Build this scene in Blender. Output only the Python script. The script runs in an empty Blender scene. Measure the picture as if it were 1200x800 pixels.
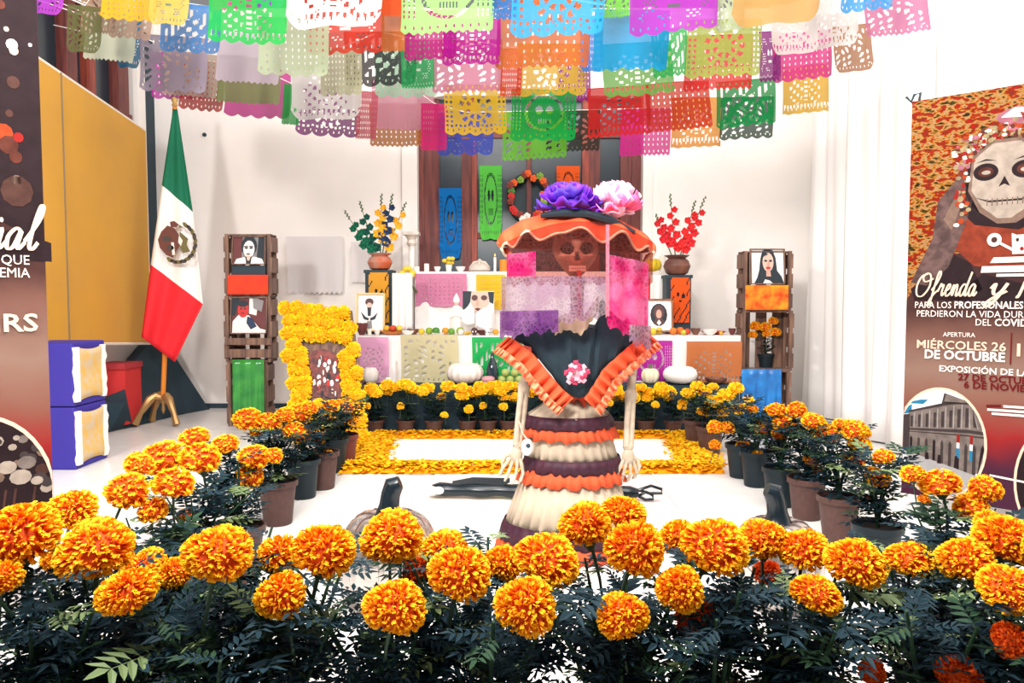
import bpy, math, random
from mathutils import Vector, Matrix, Euler
PI = math.pi
SC = bpy.context.scene
COL = SC.collection
# ---------------------------------------------------------------- camera, light, exposure
FPX, CAMZ = 900.0, 1.17
TH = math.atan(50 / 900.0)
cam = bpy.data.objects.new('camera', bpy.data.cameras.new('camera'))
COL.objects.link(cam)
cam.location = (0, 0, CAMZ)
cam.rotation_euler = (PI / 2 - TH, 0, 0)
cam.data.sensor_width = 36
cam.data.lens = 36 * FPX / 1200
cam.data.clip_start = 0.05
SC.camera = cam
world = bpy.data.worlds.new('world')
SC.world = world
world.use_nodes = True
world.node_tree.nodes['Background'].inputs[0].default_value = (1.0, 0.975, 0.95, 1)
world.node_tree.nodes['Background'].inputs[1].default_value = 0.37
def area(name, loc, target, sx, sy, power, color=(1, 0.96, 0.92)):
    l = bpy.data.lights.new(name, 'AREA')
    l.shape = 'RECTANGLE'; l.size = sx; l.size_y = sy; l.energy = power; l.color = color
    o = bpy.data.objects.new(name, l); COL.objects.link(o)
    o.location = loc
    o.rotation_euler = (Vector(target) - Vector(loc)).to_track_quat('-Z', 'Y').to_euler()
    return o
area('hall_lamp_front', (-0.5, 0.9, 3.1), (0.3, 7.0, 1.2), 0.9, 0.7, 270)
area('hall_lamp_left', (-2.9, 0.9, 3.2), (-0.6, 7.0, 1.2), 0.4, 0.4, 230)
area('hall_lamp_overhead', (0.3, 2.2, 4.6), (0.3, 2.6, 0), 3.2, 2.2, 420)
area('altar_fill_light', (0.8, 4.6, 4.9), (0.4, 6.2, 0.6), 2.4, 1.6, 180)  # unseen area light aimed down at the altar tiers
vs = SC.view_settings
vs.view_transform = 'Standard'; vs.look = 'None'; vs.gamma = 1; vs.use_curve_mapping = False
vs.exposure = -0.47
# ---------------------------------------------------------------- helpers
def W(px, py, Y):
    a = (px - 600) / FPX; b = (400 - py) / FPX
    d = Vector((a, math.cos(TH) + b * math.sin(TH), -math.sin(TH) + b * math.cos(TH)))
    return Vector((0, 0, CAMZ)) + d * (Y / d.y)
def G(px, py):
    a = (px - 600) / FPX; b = (400 - py) / FPX
    d = Vector((a, math.cos(TH) + b * math.sin(TH), -math.sin(TH) + b * math.cos(TH)))
    return Vector((0, 0, CAMZ)) + d * (CAMZ / -d.z)
def hexc(h):
    h = h.lstrip('#')
    r = []
    for i in (0, 2, 4):
        c = int(h[i:i + 2], 16) / 255
        r.append(c / 12.92 if c < 0.04045 else ((c + 0.055) / 1.055) ** 2.4)
    return (r[0], r[1], r[2], 1)
MATS = {}
def mat(name, col, rough=0.7, metal=0.0, spec=0.3, noise=0.0, nscale=20, col2=None, bump=0.0, coat=0.0):
    if name in MATS: return MATS[name]
    m = bpy.data.materials.new(name); MATS[name] = m
    m.use_nodes = True
    nt = m.node_tree; b = nt.nodes['Principled BSDF']
    c = hexc(col) if isinstance(col, str) else col
    b.inputs['Base Color'].default_value = c
    b.inputs['Roughness'].default_value = rough
    b.inputs['Metallic'].default_value = metal
    b.inputs['Specular IOR Level'].default_value = spec
    b.inputs['Coat Weight'].default_value = coat
    if noise or bump or col2:
        tc = nt.nodes.new('ShaderNodeTexCoord')
        n = nt.nodes.new('ShaderNodeTexNoise'); n.inputs['Scale'].default_value = nscale; n.inputs['Detail'].default_value = 4
        nt.links.new(tc.outputs['Object'], n.inputs['Vector'])
        if noise or col2:
            r = nt.nodes.new('ShaderNodeValToRGB')
            c2 = hexc(col2) if col2 else tuple(x * (1 - noise) for x in c[:3]) + (1,)
            r.color_ramp.elements[0].color = c2; r.color_ramp.elements[0].position = 0.35
            r.color_ramp.elements[1].color = c; r.color_ramp.elements[1].position = 0.65
            nt.links.new(n.outputs['Fac'], r.inputs['Fac'])
            nt.links.new(r.outputs['Color'], b.inputs['Base Color'])
        if bump:
            bp = nt.nodes.new('ShaderNodeBump'); bp.inputs['Strength'].default_value = bump; bp.inputs['Distance'].default_value = 0.01
            nt.links.new(n.outputs['Fac'], bp.inputs['Height']); nt.links.new(bp.outputs['Normal'], b.inputs['Normal'])
    return m
def wood(name, c1, c2, rough=0.5, scale=(30, 30, 3)):
    if name in MATS: return MATS[name]
    m = mat(name, c1, rough)
    nt = m.node_tree; b = nt.nodes['Principled BSDF']
    tc = nt.nodes.new('ShaderNodeTexCoord'); mp = nt.nodes.new('ShaderNodeMapping')
    mp.inputs['Scale'].default_value = scale
    n = nt.nodes.new('ShaderNodeTexNoise'); n.inputs['Scale'].default_value = 1; n.inputs['Detail'].default_value = 5
    r = nt.nodes.new('ShaderNodeValToRGB')
    r.color_ramp.elements[0].color = hexc(c2); r.color_ramp.elements[0].position = 0.35
    r.color_ramp.elements[1].color = hexc(c1); r.color_ramp.elements[1].position = 0.65
    nt.links.new(tc.outputs['Object'], mp.inputs['Vector']); nt.links.new(mp.outputs[0], n.inputs['Vector'])
    nt.links.new(n.outputs['Fac'], r.inputs['Fac']); nt.links.new(r.outputs['Color'], b.inputs['Base Color'])
    return m
def paper(col, thru=0.12, trans=0.35, name=None, k=1.0):
    """tissue paper: part diffuse, part translucent, a little see-through"""
    name = name or 'tissue_%s_%d' % (col.lstrip('#'), k * 100)
    if name in MATS: return MATS[name]
    m = bpy.data.materials.new(name); MATS[name] = m
    m.use_nodes = True
    nt = m.node_tree; nt.nodes.clear()
    out = nt.nodes.new('ShaderNodeOutputMaterial')
    d = nt.nodes.new('ShaderNodeBsdfDiffuse'); t = nt.nodes.new('ShaderNodeBsdfTranslucent'); tr = nt.nodes.new('ShaderNodeBsdfTransparent')
    c = hexc(col); c = (c[0] * k, c[1] * k, c[2] * k, 1)
    d.inputs[0].default_value = c; t.inputs[0].default_value = c
    a = nt.nodes.new('ShaderNodeMixShader'); b = nt.nodes.new('ShaderNodeMixShader')
    a.inputs[0].default_value = trans; b.inputs[0].default_value = thru
    nt.links.new(d.outputs[0], a.inputs[1]); nt.links.new(t.outputs[0], a.inputs[2])
    nt.links.new(a.outputs[0], b.inputs[1]); nt.links.new(tr.outputs[0], b.inputs[2])
    nt.links.new(b.outputs[0], out.inputs[0])
    return m
def petal_mat(name, base, mid, tip):
    if name in MATS: return MATS[name]
    m = bpy.data.materials.new(name); MATS[name] = m
    m.use_nodes = True
    nt = m.node_tree; p = nt.nodes['Principled BSDF']; out = nt.nodes['Material Output']
    p.inputs['Roughness'].default_value = 0.75; p.inputs['Specular IOR Level'].default_value = 0.15
    uv = nt.nodes.new('ShaderNodeUVMap'); sx = nt.nodes.new('ShaderNodeSeparateXYZ'); r = nt.nodes.new('ShaderNodeValToRGB')
    nt.links.new(uv.outputs[0], sx.inputs[0]); nt.links.new(sx.outputs[1], r.inputs[0])
    e = r.color_ramp.elements
    e[0].color = hexc(base); e[0].position = 0.25
    e[1].color = hexc(tip); e[1].position = 0.98
    k = e.new(0.62); k.color = hexc(mid)
    nt.links.new(r.outputs[0], p.inputs['Base Color'])
    t = nt.nodes.new('ShaderNodeBsdfTranslucent'); nt.links.new(r.outputs[0], t.inputs[0])
    mx = nt.nodes.new('ShaderNodeMixShader'); mx.inputs[0].default_value = 0.12
    nt.links.new(p.outputs[0], mx.inputs[1]); nt.links.new(t.outputs[0], mx.inputs[2]); nt.links.new(mx.outputs[0], out.inputs[0])
    return m
WL = {}
class MB:
    def __init__(s): s.v = []; s.f = []; s.mi = []; s.uv = {}; s.m = 0
    def add(s, vs, fs, uvs=None):
        o = len(s.v); s.v += [Vector(p) for p in vs]
        for i, f in enumerate(fs):
            if uvs: s.uv[len(s.f)] = uvs[i]
            s.f.append([k + o for k in f]); s.mi.append(s.m)
    def box(s, lo, hi, M=None):
        x0, y0, z0 = lo; x1, y1, z1 = hi
        p = [Vector(q) for q in ((x0, y0, z0), (x1, y0, z0), (x1, y1, z0), (x0, y1, z0), (x0, y0, z1), (x1, y0, z1), (x1, y1, z1), (x0, y1, z1))]
        if M: p = [M @ q for q in p]
        s.add(p, [(0, 3, 2, 1), (4, 5, 6, 7), (0, 1, 5, 4), (1, 2, 6, 5), (2, 3, 7, 6), (3, 0, 4, 7)])
    def cbox(s, c, d, M=None):
        s.box((c[0] - d[0] / 2, c[1] - d[1] / 2, c[2] - d[2] / 2), (c[0] + d[0] / 2, c[1] + d[1] / 2, c[2] + d[2] / 2), M)
    def poly(s, pts, uvs=None): s.add(pts, [list(range(len(pts)))], [uvs] if uvs else None)
    def prism(s, pts, d):
        n = len(pts); d = Vector(d); pts = [Vector(p) for p in pts]
        s.add(pts + [p + d for p in pts], [list(range(n)), list(range(2 * n - 1, n - 1, -1))] + [(i, i + n, (i + 1) % n + n, (i + 1) % n) for i in range(n)])
    def lathe(s, prof, c=(0, 0, 0), n=20, sx=1, sy=1, rip=0, amp=0, ph=0, cap=True):
        c = Vector(c); vs = []; fs = []
        for q in prof:
            r, z = q[0], q[1]; a_ = q[2] if len(q) > 2 else 1; ox = q[3] if len(q) > 3 else 0
            for k in range(n):
                a = 2 * PI * k / n
                rr = r * (1 + amp * a_ * math.cos(rip * a + ph))
                vs.append(c + Vector((rr * math.cos(a) * sx + ox, rr * math.sin(a) * sy, z)))
        for i in range(len(prof) - 1):
            for k in range(n):
                fs.append((i * n + k, i * n + (k + 1) % n, (i + 1) * n + (k + 1) % n, (i + 1) * n + k))
        if cap:
            fs.append(list(range(n - 1, -1, -1))); fs.append([(len(prof) - 1) * n + k for k in range(n)])
        s.add(vs, fs)
    def ball(s, c, r, n=12, k=8, sc=(1, 1, 1), M=None):
        prof = []
        for i in range(k + 1):
            a = -PI / 2 + PI * i / k
            prof.append((max(math.cos(a), 0.02), math.sin(a)))
        c = Vector(c); vs = []
        for q in prof:
            for j in range(n):
                a = 2 * PI * j / n
                p = Vector((q[0] * math.cos(a) * r * sc[0], q[0] * math.sin(a) * r * sc[1], q[1] * r * sc[2]))
                if M: p = M @ p
                vs.append(c + p)
        fs = [(i * n + j, i * n + (j + 1) % n, (i + 1) * n + (j + 1) % n, (i + 1) * n + j) for i in range(k) for j in range(n)]
        fs.append(list(range(n - 1, -1, -1))); fs.append([k * n + j for j in range(n)])
        s.add(vs, fs)
    def tube(s, path, rad, n=8, flat=1.0):
        path = [Vector(p) for p in path]
        if not isinstance(rad, (list, tuple)): rad = [rad] * len(path)
        vs = []; up = None
        for i, p in enumerate(path):
            t = (path[min(i + 1, len(path) - 1)] - path[max(i - 1, 0)]).normalized()
            if up is None:
                up = Vector((0, 0, 1)) if abs(t.z) < 0.9 else Vector((0, 1, 0))
            a = t.cross(up)
            if a.length < 1e-4: a = t.cross(Vector((1, 0, 0)))
            a.normalize(); b = a.cross(t).normalized(); up = b
            for k in range(n):
                g = 2 * PI * k / n
                vs.append(p + (a * math.cos(g) + b * math.sin(g) * flat) * rad[i])
        fs = [(i * n + k, i * n + (k + 1) % n, (i + 1) * n + (k + 1) % n, (i + 1) * n + k) for i in range(len(path) - 1) for k in range(n)]
        fs.append(list(range(n - 1, -1, -1))); fs.append([(len(path) - 1) * n + k for k in range(n)])
        s.add(vs, fs)
    def grid(s, P, nu, nv, keep=None, uv=False):
        vs = [P(i / nu, j / nv) for j in range(nv + 1) for i in range(nu + 1)]
        fs = []; us = []
        for j in range(nv):
            for i in range(nu):
                if keep and not keep((i + .5) / nu, (j + .5) / nv): continue
                fs.append((j * (nu + 1) + i, j * (nu + 1) + i + 1, (j + 1) * (nu + 1) + i + 1, (j + 1) * (nu + 1) + i))
                us.append([(i / nu, j / nv), ((i + 1) / nu, j / nv), ((i + 1) / nu, (j + 1) / nv), (i / nu, (j + 1) / nv)])
        s.add(vs, fs, us if uv else None)
    def mesh(s, name, mats, origin=(0, 0, 0), smooth=True):
        me = bpy.data.meshes.new(name)
        o = Vector(origin)
        me.from_pydata([p - o for p in s.v], [], s.f)
        for m in (mats if isinstance(mats, (list, tuple)) else [mats]): me.materials.append(m)
        me.polygons.foreach_set('material_index', s.mi)
        if smooth: me.polygons.foreach_set('use_smooth', [True] * len(s.f))
        if s.uv:
            ul = me.uv_layers.new(name='UVMap')
            for i, p in enumerate(me.polygons):
                u = s.uv.get(i)
                if u:
                    for k, li in enumerate(p.loop_indices): ul.data[li].uv = u[k]
        me.update()
        if smooth:
            try: me.set_sharp_from_angle(angle=math.radians(40))
            except Exception: pass
        return me
    def build(s, name, mats, parent=None, origin=None, smooth=True):
        if parent is not None: org = WL[parent.name]
        elif origin is not None: org = Vector(origin)
        else:
            xs = [p.x for p in s.v]; ys = [p.y for p in s.v]; zs = [p.z for p in s.v]
            org = Vector(((min(xs) + max(xs)) / 2, (min(ys) + max(ys)) / 2, min(zs)))
        o = bpy.data.objects.new(name, s.mesh(name, mats, org, smooth)); COL.objects.link(o)
        if parent is not None: o.parent = parent
        else: o.location = org
        WL[o.name] = org
        return o
def tag(o, label, cat, group=None, kind=None):
    if label: o['label'] = label
    if cat: o['category'] = cat
    if group: o['group'] = group
    if kind: o['kind'] = kind
    return o
def thing(name, label, cat, loc, group=None):
    o = bpy.data.objects.new(name, None); COL.objects.link(o)
    o.location = loc; o.empty_display_size = 0.05
    WL[o.name] = Vector(loc)
    return tag(o, label, cat, group)
def struct(o): o['kind'] = 'structure'; return o
def put(name, me, parent, loc=(0, 0, 0), rot=(0, 0, 0), sc=(1, 1, 1)):
    o = bpy.data.objects.new(name, me); COL.objects.link(o)
    o.parent = parent; o.location = loc; o.rotation_euler = rot; o.scale = sc
    return o
INK = '#2b3c46'
white_wall = mat('white_plaster', '#f1ebe6', 0.85, noise=0.03, nscale=3, bump=0.05)
white_cloth = mat('white_cloth', '#f3efeb', 0.85, noise=0.05, nscale=9)
dark = mat('dark_ink', INK, 0.6)
door_wood = wood('door_wood', '#7c4038', '#5a2f30')
red_wood = wood('red_wood', '#a04a38', '#7a3830')
crate_wood = wood('crate_wood', '#8a6a58', '#5a443e')
cream = mat('cream_cloth', '#bfae98', 0.85, noise=0.12, nscale=14)
gold = mat('old_gold', '#b08a5a', 0.4, 0.6)
# ---------------------------------------------------------------- setting
floor_m = mat('polished_pale_tile', '#eeebe8', 0.22, spec=0.4, noise=0.05, nscale=2.2)
grout = mat('grout', '#c9c2bc', 0.8)
b = MB(); b.box((-4.5, -0.6, -0.1), (4.5, 9.2, -0.006)); fl = struct(b.build('floor', grout, origin=(0, 0, 0)))
TS = 0.725
b = MB(); b.box((0.002, 0.002, -0.02), (TS - 0.002, TS - 0.002, 0)); tile_me = b.mesh('tile', floor_m, smooth=False)
for i in range(-5, 4):
    for j in range(0, 12):
        put('tile', tile_me, fl, (0.205 + i * TS, -0.5 + j * TS, 0))
YB = 8.2
DX0, DX1, DZ = W(490, 300, YB).x, W(752, 300, YB).x, 3.3
b = MB()
b.box((-3.95, YB, 0), (DX0, YB + 0.2, 4.2)); b.box((DX1, YB, 0), (3.5, YB + 0.2, 4.2)); b.box((DX0, YB, DZ), (DX1, YB + 0.2, 4.2))
# splayed left reveal edge
b.box((DX0 - 0.16, YB - 0.04, 0), (DX0, YB, 4.2)); b.box((DX1, YB - 0.04, 0), (DX1 + 0.1, YB, 4.2))
struct(b.build('wall_back', white_wall, smooth=False))
b = MB(); b.box((-3.95, 2.2, 0), (-3.75, YB, 1.0)); b.box((-3.95, 7.82, 1.0), (-3.75, 7.98, 4.2)); b.box((-3.95, 2.2, 3.9), (-3.75, YB, 4.2))
struct(b.build('wall_left', white_wall, smooth=False))
b = MB(); b.box((-3.93, 7.98, 1.0), (-3.76, YB, 3.9)); struct(b.build('dark_strip_1', dark, smooth=False))  # dark upright strip filling the end of the left wall at the corner
b = MB(); b.box((3.2, 2.0, 0), (3.4, YB + .2, 4.2)); struct(b.build('wall_right', white_wall, smooth=False))
b = MB(); b.box((-3.4, YB - 0.02, 0), (DX0 - 0.17, YB, 0.05)); struct(b.build('baseboard_back', dark, smooth=False))
# left opening: glazed timber screen, its dark panel standing in for the unlit room
o = bpy.data.objects.new('window_1', None); COL.objects.link(o); o.location = (-3.85, 5, 1.0); WL[o.name] = Vector(o.location); struct(o)
b = MB(); b.box((-3.9, 2.4, 1.0), (-3.87, 7.8, 3.9)); b.build('pane', mat('dark_glass', '#22323c', 0.25, spec=0.5), o, smooth=False)  # opaque dark panel backing the opening, painted as the unlit space behind
for y0, w in ((7.6, .2), (7.05, .1), (6.72, .16), (6.2, .1), (5.7, .14), (5.0, .14), (4.0, .14), (3.0, .14)):
    b = MB(); b.box((-3.87, y0 - w / 2, 1.0), (-3.78, y0 + w / 2, 3.9)); b.build('stile', door_wood if w > .12 else red_wood, o, smooth=False)
for z0 in (1.05, 2.95, 3.8):
    b = MB(); b.box((-3.865, 2.4, z0 - .05), (-3.8, 7.8, z0 + .05)); b.build('rail', door_wood, o, smooth=False)
b = MB(); b.cbox((-3.76, 6.05, 3.1), (.03, .22, 1.1)); b.build('grey_post', mat('grey_post', '#5f6468', .6), o, smooth=False)
# back door
d = bpy.data.objects.new('door_1', None); COL.objects.link(d); d.location = ((DX0 + DX1) / 2, YB + .1, 0); WL[d.name] = Vector(d.location); struct(d)
YD = YB + 0.1
X = lambda px: W(px, 250, YD).x
b = MB(); b.box((DX0, YD + .06, 0), (DX1, YD + .09, DZ)); b.build('pane', mat('dark_glass', '#22323c', 0.25, spec=0.5), d, smooth=False)
for a0, a1, m, dp in ((488, 497, door_wood, .0), (497, 515, door_wood, .02), (541, 553, door_wood, .02), (553, 559, red_wood, -.01), (682, 690, red_wood, .0), (690, 703, door_wood, .02), (727, 740, door_wood, .02), (740, 754, door_wood, .0)):
    b = MB(); b.box((X(a0), YD + dp, 0), (X(a1), YD + .06, DZ)); b.build('stile', m, d, smooth=False)
for z0, h in ((.6, .5), (1.85, .06), (2.95, .12)):
    b = MB(); b.box((X(515), YD + .03, z0 - h / 2), (X(727), YD + .06, z0 + h / 2)); b.build('rail', door_wood, d, smooth=False)
b = MB(); b.cbox((X(620), YD + .02, 2.2), (.05, .05, 2.2)); b.build('meeting_stile', door_wood, d, smooth=False)
b = MB(); b.cbox((X(617), YD - .02, 1.45), (.03, .05, .16)); b.ball((X(617), YD - .05, 1.4), .025); b.build('door_handle', gold, d)
# white drapes along the right side
def drape(x0, y0, x1, y1, label, seed):
    rnd = random.Random(seed)
    ph = [rnd.uniform(0, 6.28) for _ in range(4)]
    def P(u, v):
        z = 4.1 * (1 - v) + 0.015
        k = 0.35 + 0.65 * v
        dep = (0.035 * math.sin(u * 19 + ph[0] + 0.5 * v) + 0.022 * math.sin(u * 37 + ph[1] - v) + 0.05 * math.sin(u * 7 + ph[2] + 1.4 * v)) * k
        n = Vector((-(y1 - y0), x1 - x0, 0)).normalized()
        return Vector((x0 + (x1 - x0) * u, y0 + (y1 - y0) * u, z)) + n * dep
    b = MB(); b.grid(P, 70, 14)
    o = b.build('drape', mat('white_drape', '#f6f3f1', 0.9), smooth=True)
    tag(o, label, 'drape', 'white drapes on the right side')
    md = o.modifiers.new('thickness', 'SOLIDIFY'); md.thickness = 0.004
drape(3.06, 7.95, 3.06, 6.7, 'white floor-length drape nearest the back corner, behind the slatted crates', 3)
drape(2.97, 6.78, 2.97, 5.32, 'white floor-length drape in the middle of the right side, deeply folded', 5)
drape(2.88, 5.38, 3.0, 2.6, 'white floor-length drape behind the right poster stand', 8)
# small wall marks: nail above the flag
b = MB(); b.lathe([(.02, 0), (.02, .02), (.012, .03)], n=10); me = b.mesh('wall_hook', dark)
o = bpy.data.objects.new('wall_hook', me); COL.objects.link(o); o.location = W(240, 158, YB); o.rotation_euler = (PI / 2, 0, 0)
tag(o, 'small dark round hook fixed in the white wall right of the flag tip', 'hook')
# ---------------------------------------------------------------- yellow display board
n0, n1 = W(43, 64, 5.7), W(57, 402, 5.7); f0, f1 = W(192, 153, 7.4), W(165, 402, 7.4)
xb = -3.48
t = thing('display_board', 'tall yellow two-panel display board with white edging beside the flag', 'board', (xb, 6.5, 0))
def bp(u, v):  # u along depth, v down
    a = n0.lerp(n1, v); c = f0.lerp(f1, v); p = a.lerp(c, u); p.x = xb; return p
yel = mat('yellow_panel', '#d09a38', 0.6, noise=0.08, nscale=2, col2='#c8943e')
edge = mat('white_edge', '#ece4da', .6)
us = (5.7, 6.03, 7.4)
for k in range(2):
    u0 = (us[k] - 5.7) / 1.7 + (.003 if k else 0); u1 = (us[k + 1] - 5.7) / 1.7 - (0 if k else .003)
    b = MB(); b.prism([bp(u0, .004), bp(u1, .004), bp(u1, .996), bp(u0, .996)], (-.03, 0, 0)); b.build('panel', yel, t, smooth=False)
b = MB()
for A, B in (((0, 0), (1, 0)), ((1, 0), (1, 1)), ((1, 1), (0, 1)), ((0, 1), (0, 0))):
    b.tube([bp(*A) + Vector((-.015, 0, 0)), bp(*B) + Vector((-.015, 0, 0))], .017, 6)
b.build('edging', edge, t)
b = MB(); b.tube([bp(.193, 0) + Vector((.002, 0, 0)), bp(.193, 1) + Vector((.002, 0, 0))], .008, 6); b.build('hinge', mat('grey_hinge', '#7d6a52', .6), t)
for y in (5.95, 7.1):
    for z in (1.3, 2.4):
        b = MB(); b.box((-3.79, y - .02, z - .02), (xb - .03, y + .02, z + .02)); b.build('wall_bracket', edge, t, smooth=False)
# ---------------------------------------------------------------- blue boxes with gold paper
blue = mat('blue_paint', '#3a3094', .6)
goldpaper = mat('gold_paper', '#d9b05a', .6, col2='#c9b8a0', nscale=16)
rag = mat('white_rag_paper', '#f2ece8', .9)
for k, (z0, z1, lb) in enumerate(((0, .43, 'lower blue box with gold paper front standing on the floor by the left poster'), (.435, .87, 'upper blue box with gold paper front on top of the other blue box'))):
    t = thing('covered_box', lb, 'box', (-3.18, 5.4, z0), 'blue boxes by the left poster')
    b = MB(); b.box((-3.36, 5.2, z0), (-2.985, 5.62, z1)); o = b.build('box_body', blue, t, smooth=False)
    bv = o.modifiers.new('bevel', 'BEVEL'); bv.width = .012; bv.segments = 2
    b = MB()
    def P(u, v): return Vector((-2.972 + .012 * math.sin(u * 3) * math.sin(v * 9), 5.235 + .33 * u, z0 + .05 + (z1 - z0 - .1) * v + (.02 * (abs(u - .5) * 2) ** 2 * (1 if v > .5 else -1))))
    b.grid(P, 8, 8); o = b.build('gold_paper', goldpaper, t); o.modifiers.new('s', 'SOLIDIFY').thickness = .008
    for s in (0, 1):
        rr = random.Random(k * 2 + s); b = MB()
        y = 5.225 + s * .35
        pts = [Vector((-2.965, y + (rr.uniform(.012, .04)) * (1 if i % 2 else .6) * (-1 if s == 0 else 1) * (1), z0 + .03 + (z1 - z0 - .06) * i / 9)) for i in range(10)]
        inner = [Vector((-2.965, y + (.03 if s == 0 else -.03), z0 + .03 + (z1 - z0 - .06) * i / 9)) for i in range(9, -1, -1)]
        b.prism(pts + inner, (-.02, 0, 0)); b.build('paper_trim', rag, t, smooth=False)
# ---------------------------------------------------------------- black drape, red stool
sil = [(112, 455, 6.6), (124, 472, 6.65), (148, 471, 6.7), (145, 441, 7.0), (172, 404, 7.5), (187, 390, 7.7), (204, 416, 7.8), (243, 476, 8.05)]
b = MB(); top = [W(*q) for q in sil]; bot = []
for i, p in enumerate(top):
    q = p.copy(); q.z = 0.004; q.x = -3.56 + (q.y - 6.6) * .2
    if i == len(top) - 1: q.x = p.x + .02; q.y = 8.08
    bot.append(q)
for i in range(len(top) - 1):
    b.poly([top[i], top[i + 1], bot[i + 1], bot[i]])
bk = [Vector((-3.72, min(p.y + .15, 8.14), max(p.z, .02))) for p in top]
for i in range(len(top) - 1): b.poly([top[i + 1], top[i], bk[i], bk[i + 1]])
tag(b.build('black_cloth', mat('black_cloth', INK, .9), smooth=False), 'black cloth draped over a hidden support in the corner behind the flag stand', 'cloth')
b = MB(); p = W(117, 426, 6.85); q = W(146, 426, 6.85)
t = thing('red_stool', 'red cloth-covered stool half hidden by the black cloth', 'stool', ((p.x + q.x) / 2, 7, 0))
b.box((-3.73, 6.85, .04), (q.x, 7.15, p.z - .03)); b.build('stool_cover', mat('red_cloth', '#c83232', .8), t, smooth=False)
b = MB(); b.box((-3.735, 6.83, p.z - .05), (q.x + .012, 7.16, p.z)); b.build('seat', mat('dull_red_cloth', '#a83238', .8), t, smooth=False)
# ---------------------------------------------------------------- flag on its stand
YF = 7.1
t = thing('flag_on_stand', 'Mexican flag hanging from a wooden pole on a gilt tripod stand', 'flag', G(185, 498))
tp, bt = W(205, 126, YF), W(191, 467, YF)
b = MB(); b.tube([tp, bt], .022, 10); b.build('pole', mat('varnished_wood', '#d9822e', .4), t)
b = MB(); b.lathe([(.012, 0), (.03, .02), (.018, .04), (.035, .07), (.022, .11), (.004, .17)], tp, 12); b.build('finial', mat('pale_gold', '#d8b878', .35, .5), t)
b = MB(); b.lathe([(.03, -.02), (.05, .0), (.035, .02)], bt, 12)
for s, (lx, ly) in ((-1, (158, 496)), (1, (207, 497)), (0, (178, 492))):
    e = W(lx, ly, YF - (.12 if s else -.15)); e.z = .02
    m = bt.lerp(e, .45); m.z = bt.z - .0
    m2 = bt.lerp(e, .8); m2.z = .12
    b.tube([bt, bt.lerp(m, .6) + Vector((0, 0, .03)), m, m.lerp(m2, .6), m2, e], [.03, .035, .04, .03, .024, .035], 8)
b.lathe([(.004, -.14), (.02, -.1), (.012, -.06), (.028, -.02)], bt, 10)
b.build('tripod_base', gold, t)
Lf = [(203, 128), (190, 217), (177, 310), (166, 395)]; Rf = [(208, 128), (226, 248), (238, 356), (205, 424)]
def fl_pt(u, v):
    s = v * 3; i = min(int(s), 2); k = s - i
    l = Vector(Lf[i]).lerp(Vector(Lf[i + 1]), k); r = Vector(Rf[i]).lerp(Vector(Rf[i + 1]), k)
    p = l.lerp(r, u)
    return W(p.x, p.y, YF - .03 - .1 * min(v * 2, 1) - .05 * math.sin(u * 5.5 + v) * v - .03 * math.sin(u * 11 + 1) * min(v * 2, 1))
fm = [mat('flag_green', '#0c6b4c', .7), mat('flag_white', '#f0ebe8', .8), mat('flag_red', '#dd2630', .7)]
b = MB(); vs = [fl_pt(i / 20, j / 36) for j in range(37) for i in range(21)]
fs = [(j * 21 + i, j * 21 + i + 1, (j + 1) * 21 + i + 1, (j + 1) * 21 + i) for j in range(36) for i in range(20)]
b.add(vs, fs); b.mi = [f // 240 for f in range(720)]
fo = b.build('flag_cloth', fm, t); fo.modifiers.new('s', 'SOLIDIFY').thickness = .004
emb = [mat('emblem_brown', '#6a4038', .8), mat('emblem_dark', '#4a4440', .8), mat('emblem_olive', '#6e6440', .8), mat('emblem_white', '#e8e0d8', .8)]
EC = W(208, 284, YF - .24); s1 = YF / FPX
b = MB()
def dab(pts, m, off=0):
    b.m = m; b.prism([EC + Vector((x * s1, -.002 * off, -y * s1)) for x, y in pts], (0, .004, 0))
def ell(cx, cy, rx, ry, n=12, rot=0): return [(cx + rx * math.cos(2 * PI * k / n) * math.cos(rot) - ry * math.sin(2 * PI * k / n) * math.sin(rot), cy + rx * math.cos(2 * PI * k / n) * math.sin(rot) + ry * math.sin(2 * PI * k / n) * math.cos(rot)) for k in range(n)]
dab([(-18, -12), (-11, -19), (-3, -16), (2, -8), (3, 2), (-2, 10), (-6, 17), (-13, 14), (-20, 6), (-22, -3)], 0)      # eagle body and wing
dab([(-8, -23), (-3, -24), (2, -20), (-1, -17), (-7, -17)], 0, 1)                                                  # head
dab([(2, -20), (7, -17), (2, -16)], 2, 1)
dab([(3, -12), (12, -4), (10, 2), (14, 10), (6, 12), (2, 4)], 2, 1)                                                   # snake and cactus
dab([(-7, 0), (-4, 0), (-3, 14), (-6, 14)], 3, 2); dab([(2, -8), (6, -2), (4, 4), (1, 0)], 3, 2)
dab(ell(-12, -4, 5, 3), 1, 2); dab(ell(-8, 6, 4, 3), 1, 2)
for k in range(13):
    a = math.radians(-62 + k * 15); dab(ell(20 * math.cos(a) + 0, 22 * math.sin(a), 4.2, 2.2, 8, a + PI / 2 + .3), 1 if k % 2 else 2, 1)
b.build('coat_of_arms', emb, t, smooth=False)
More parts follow.
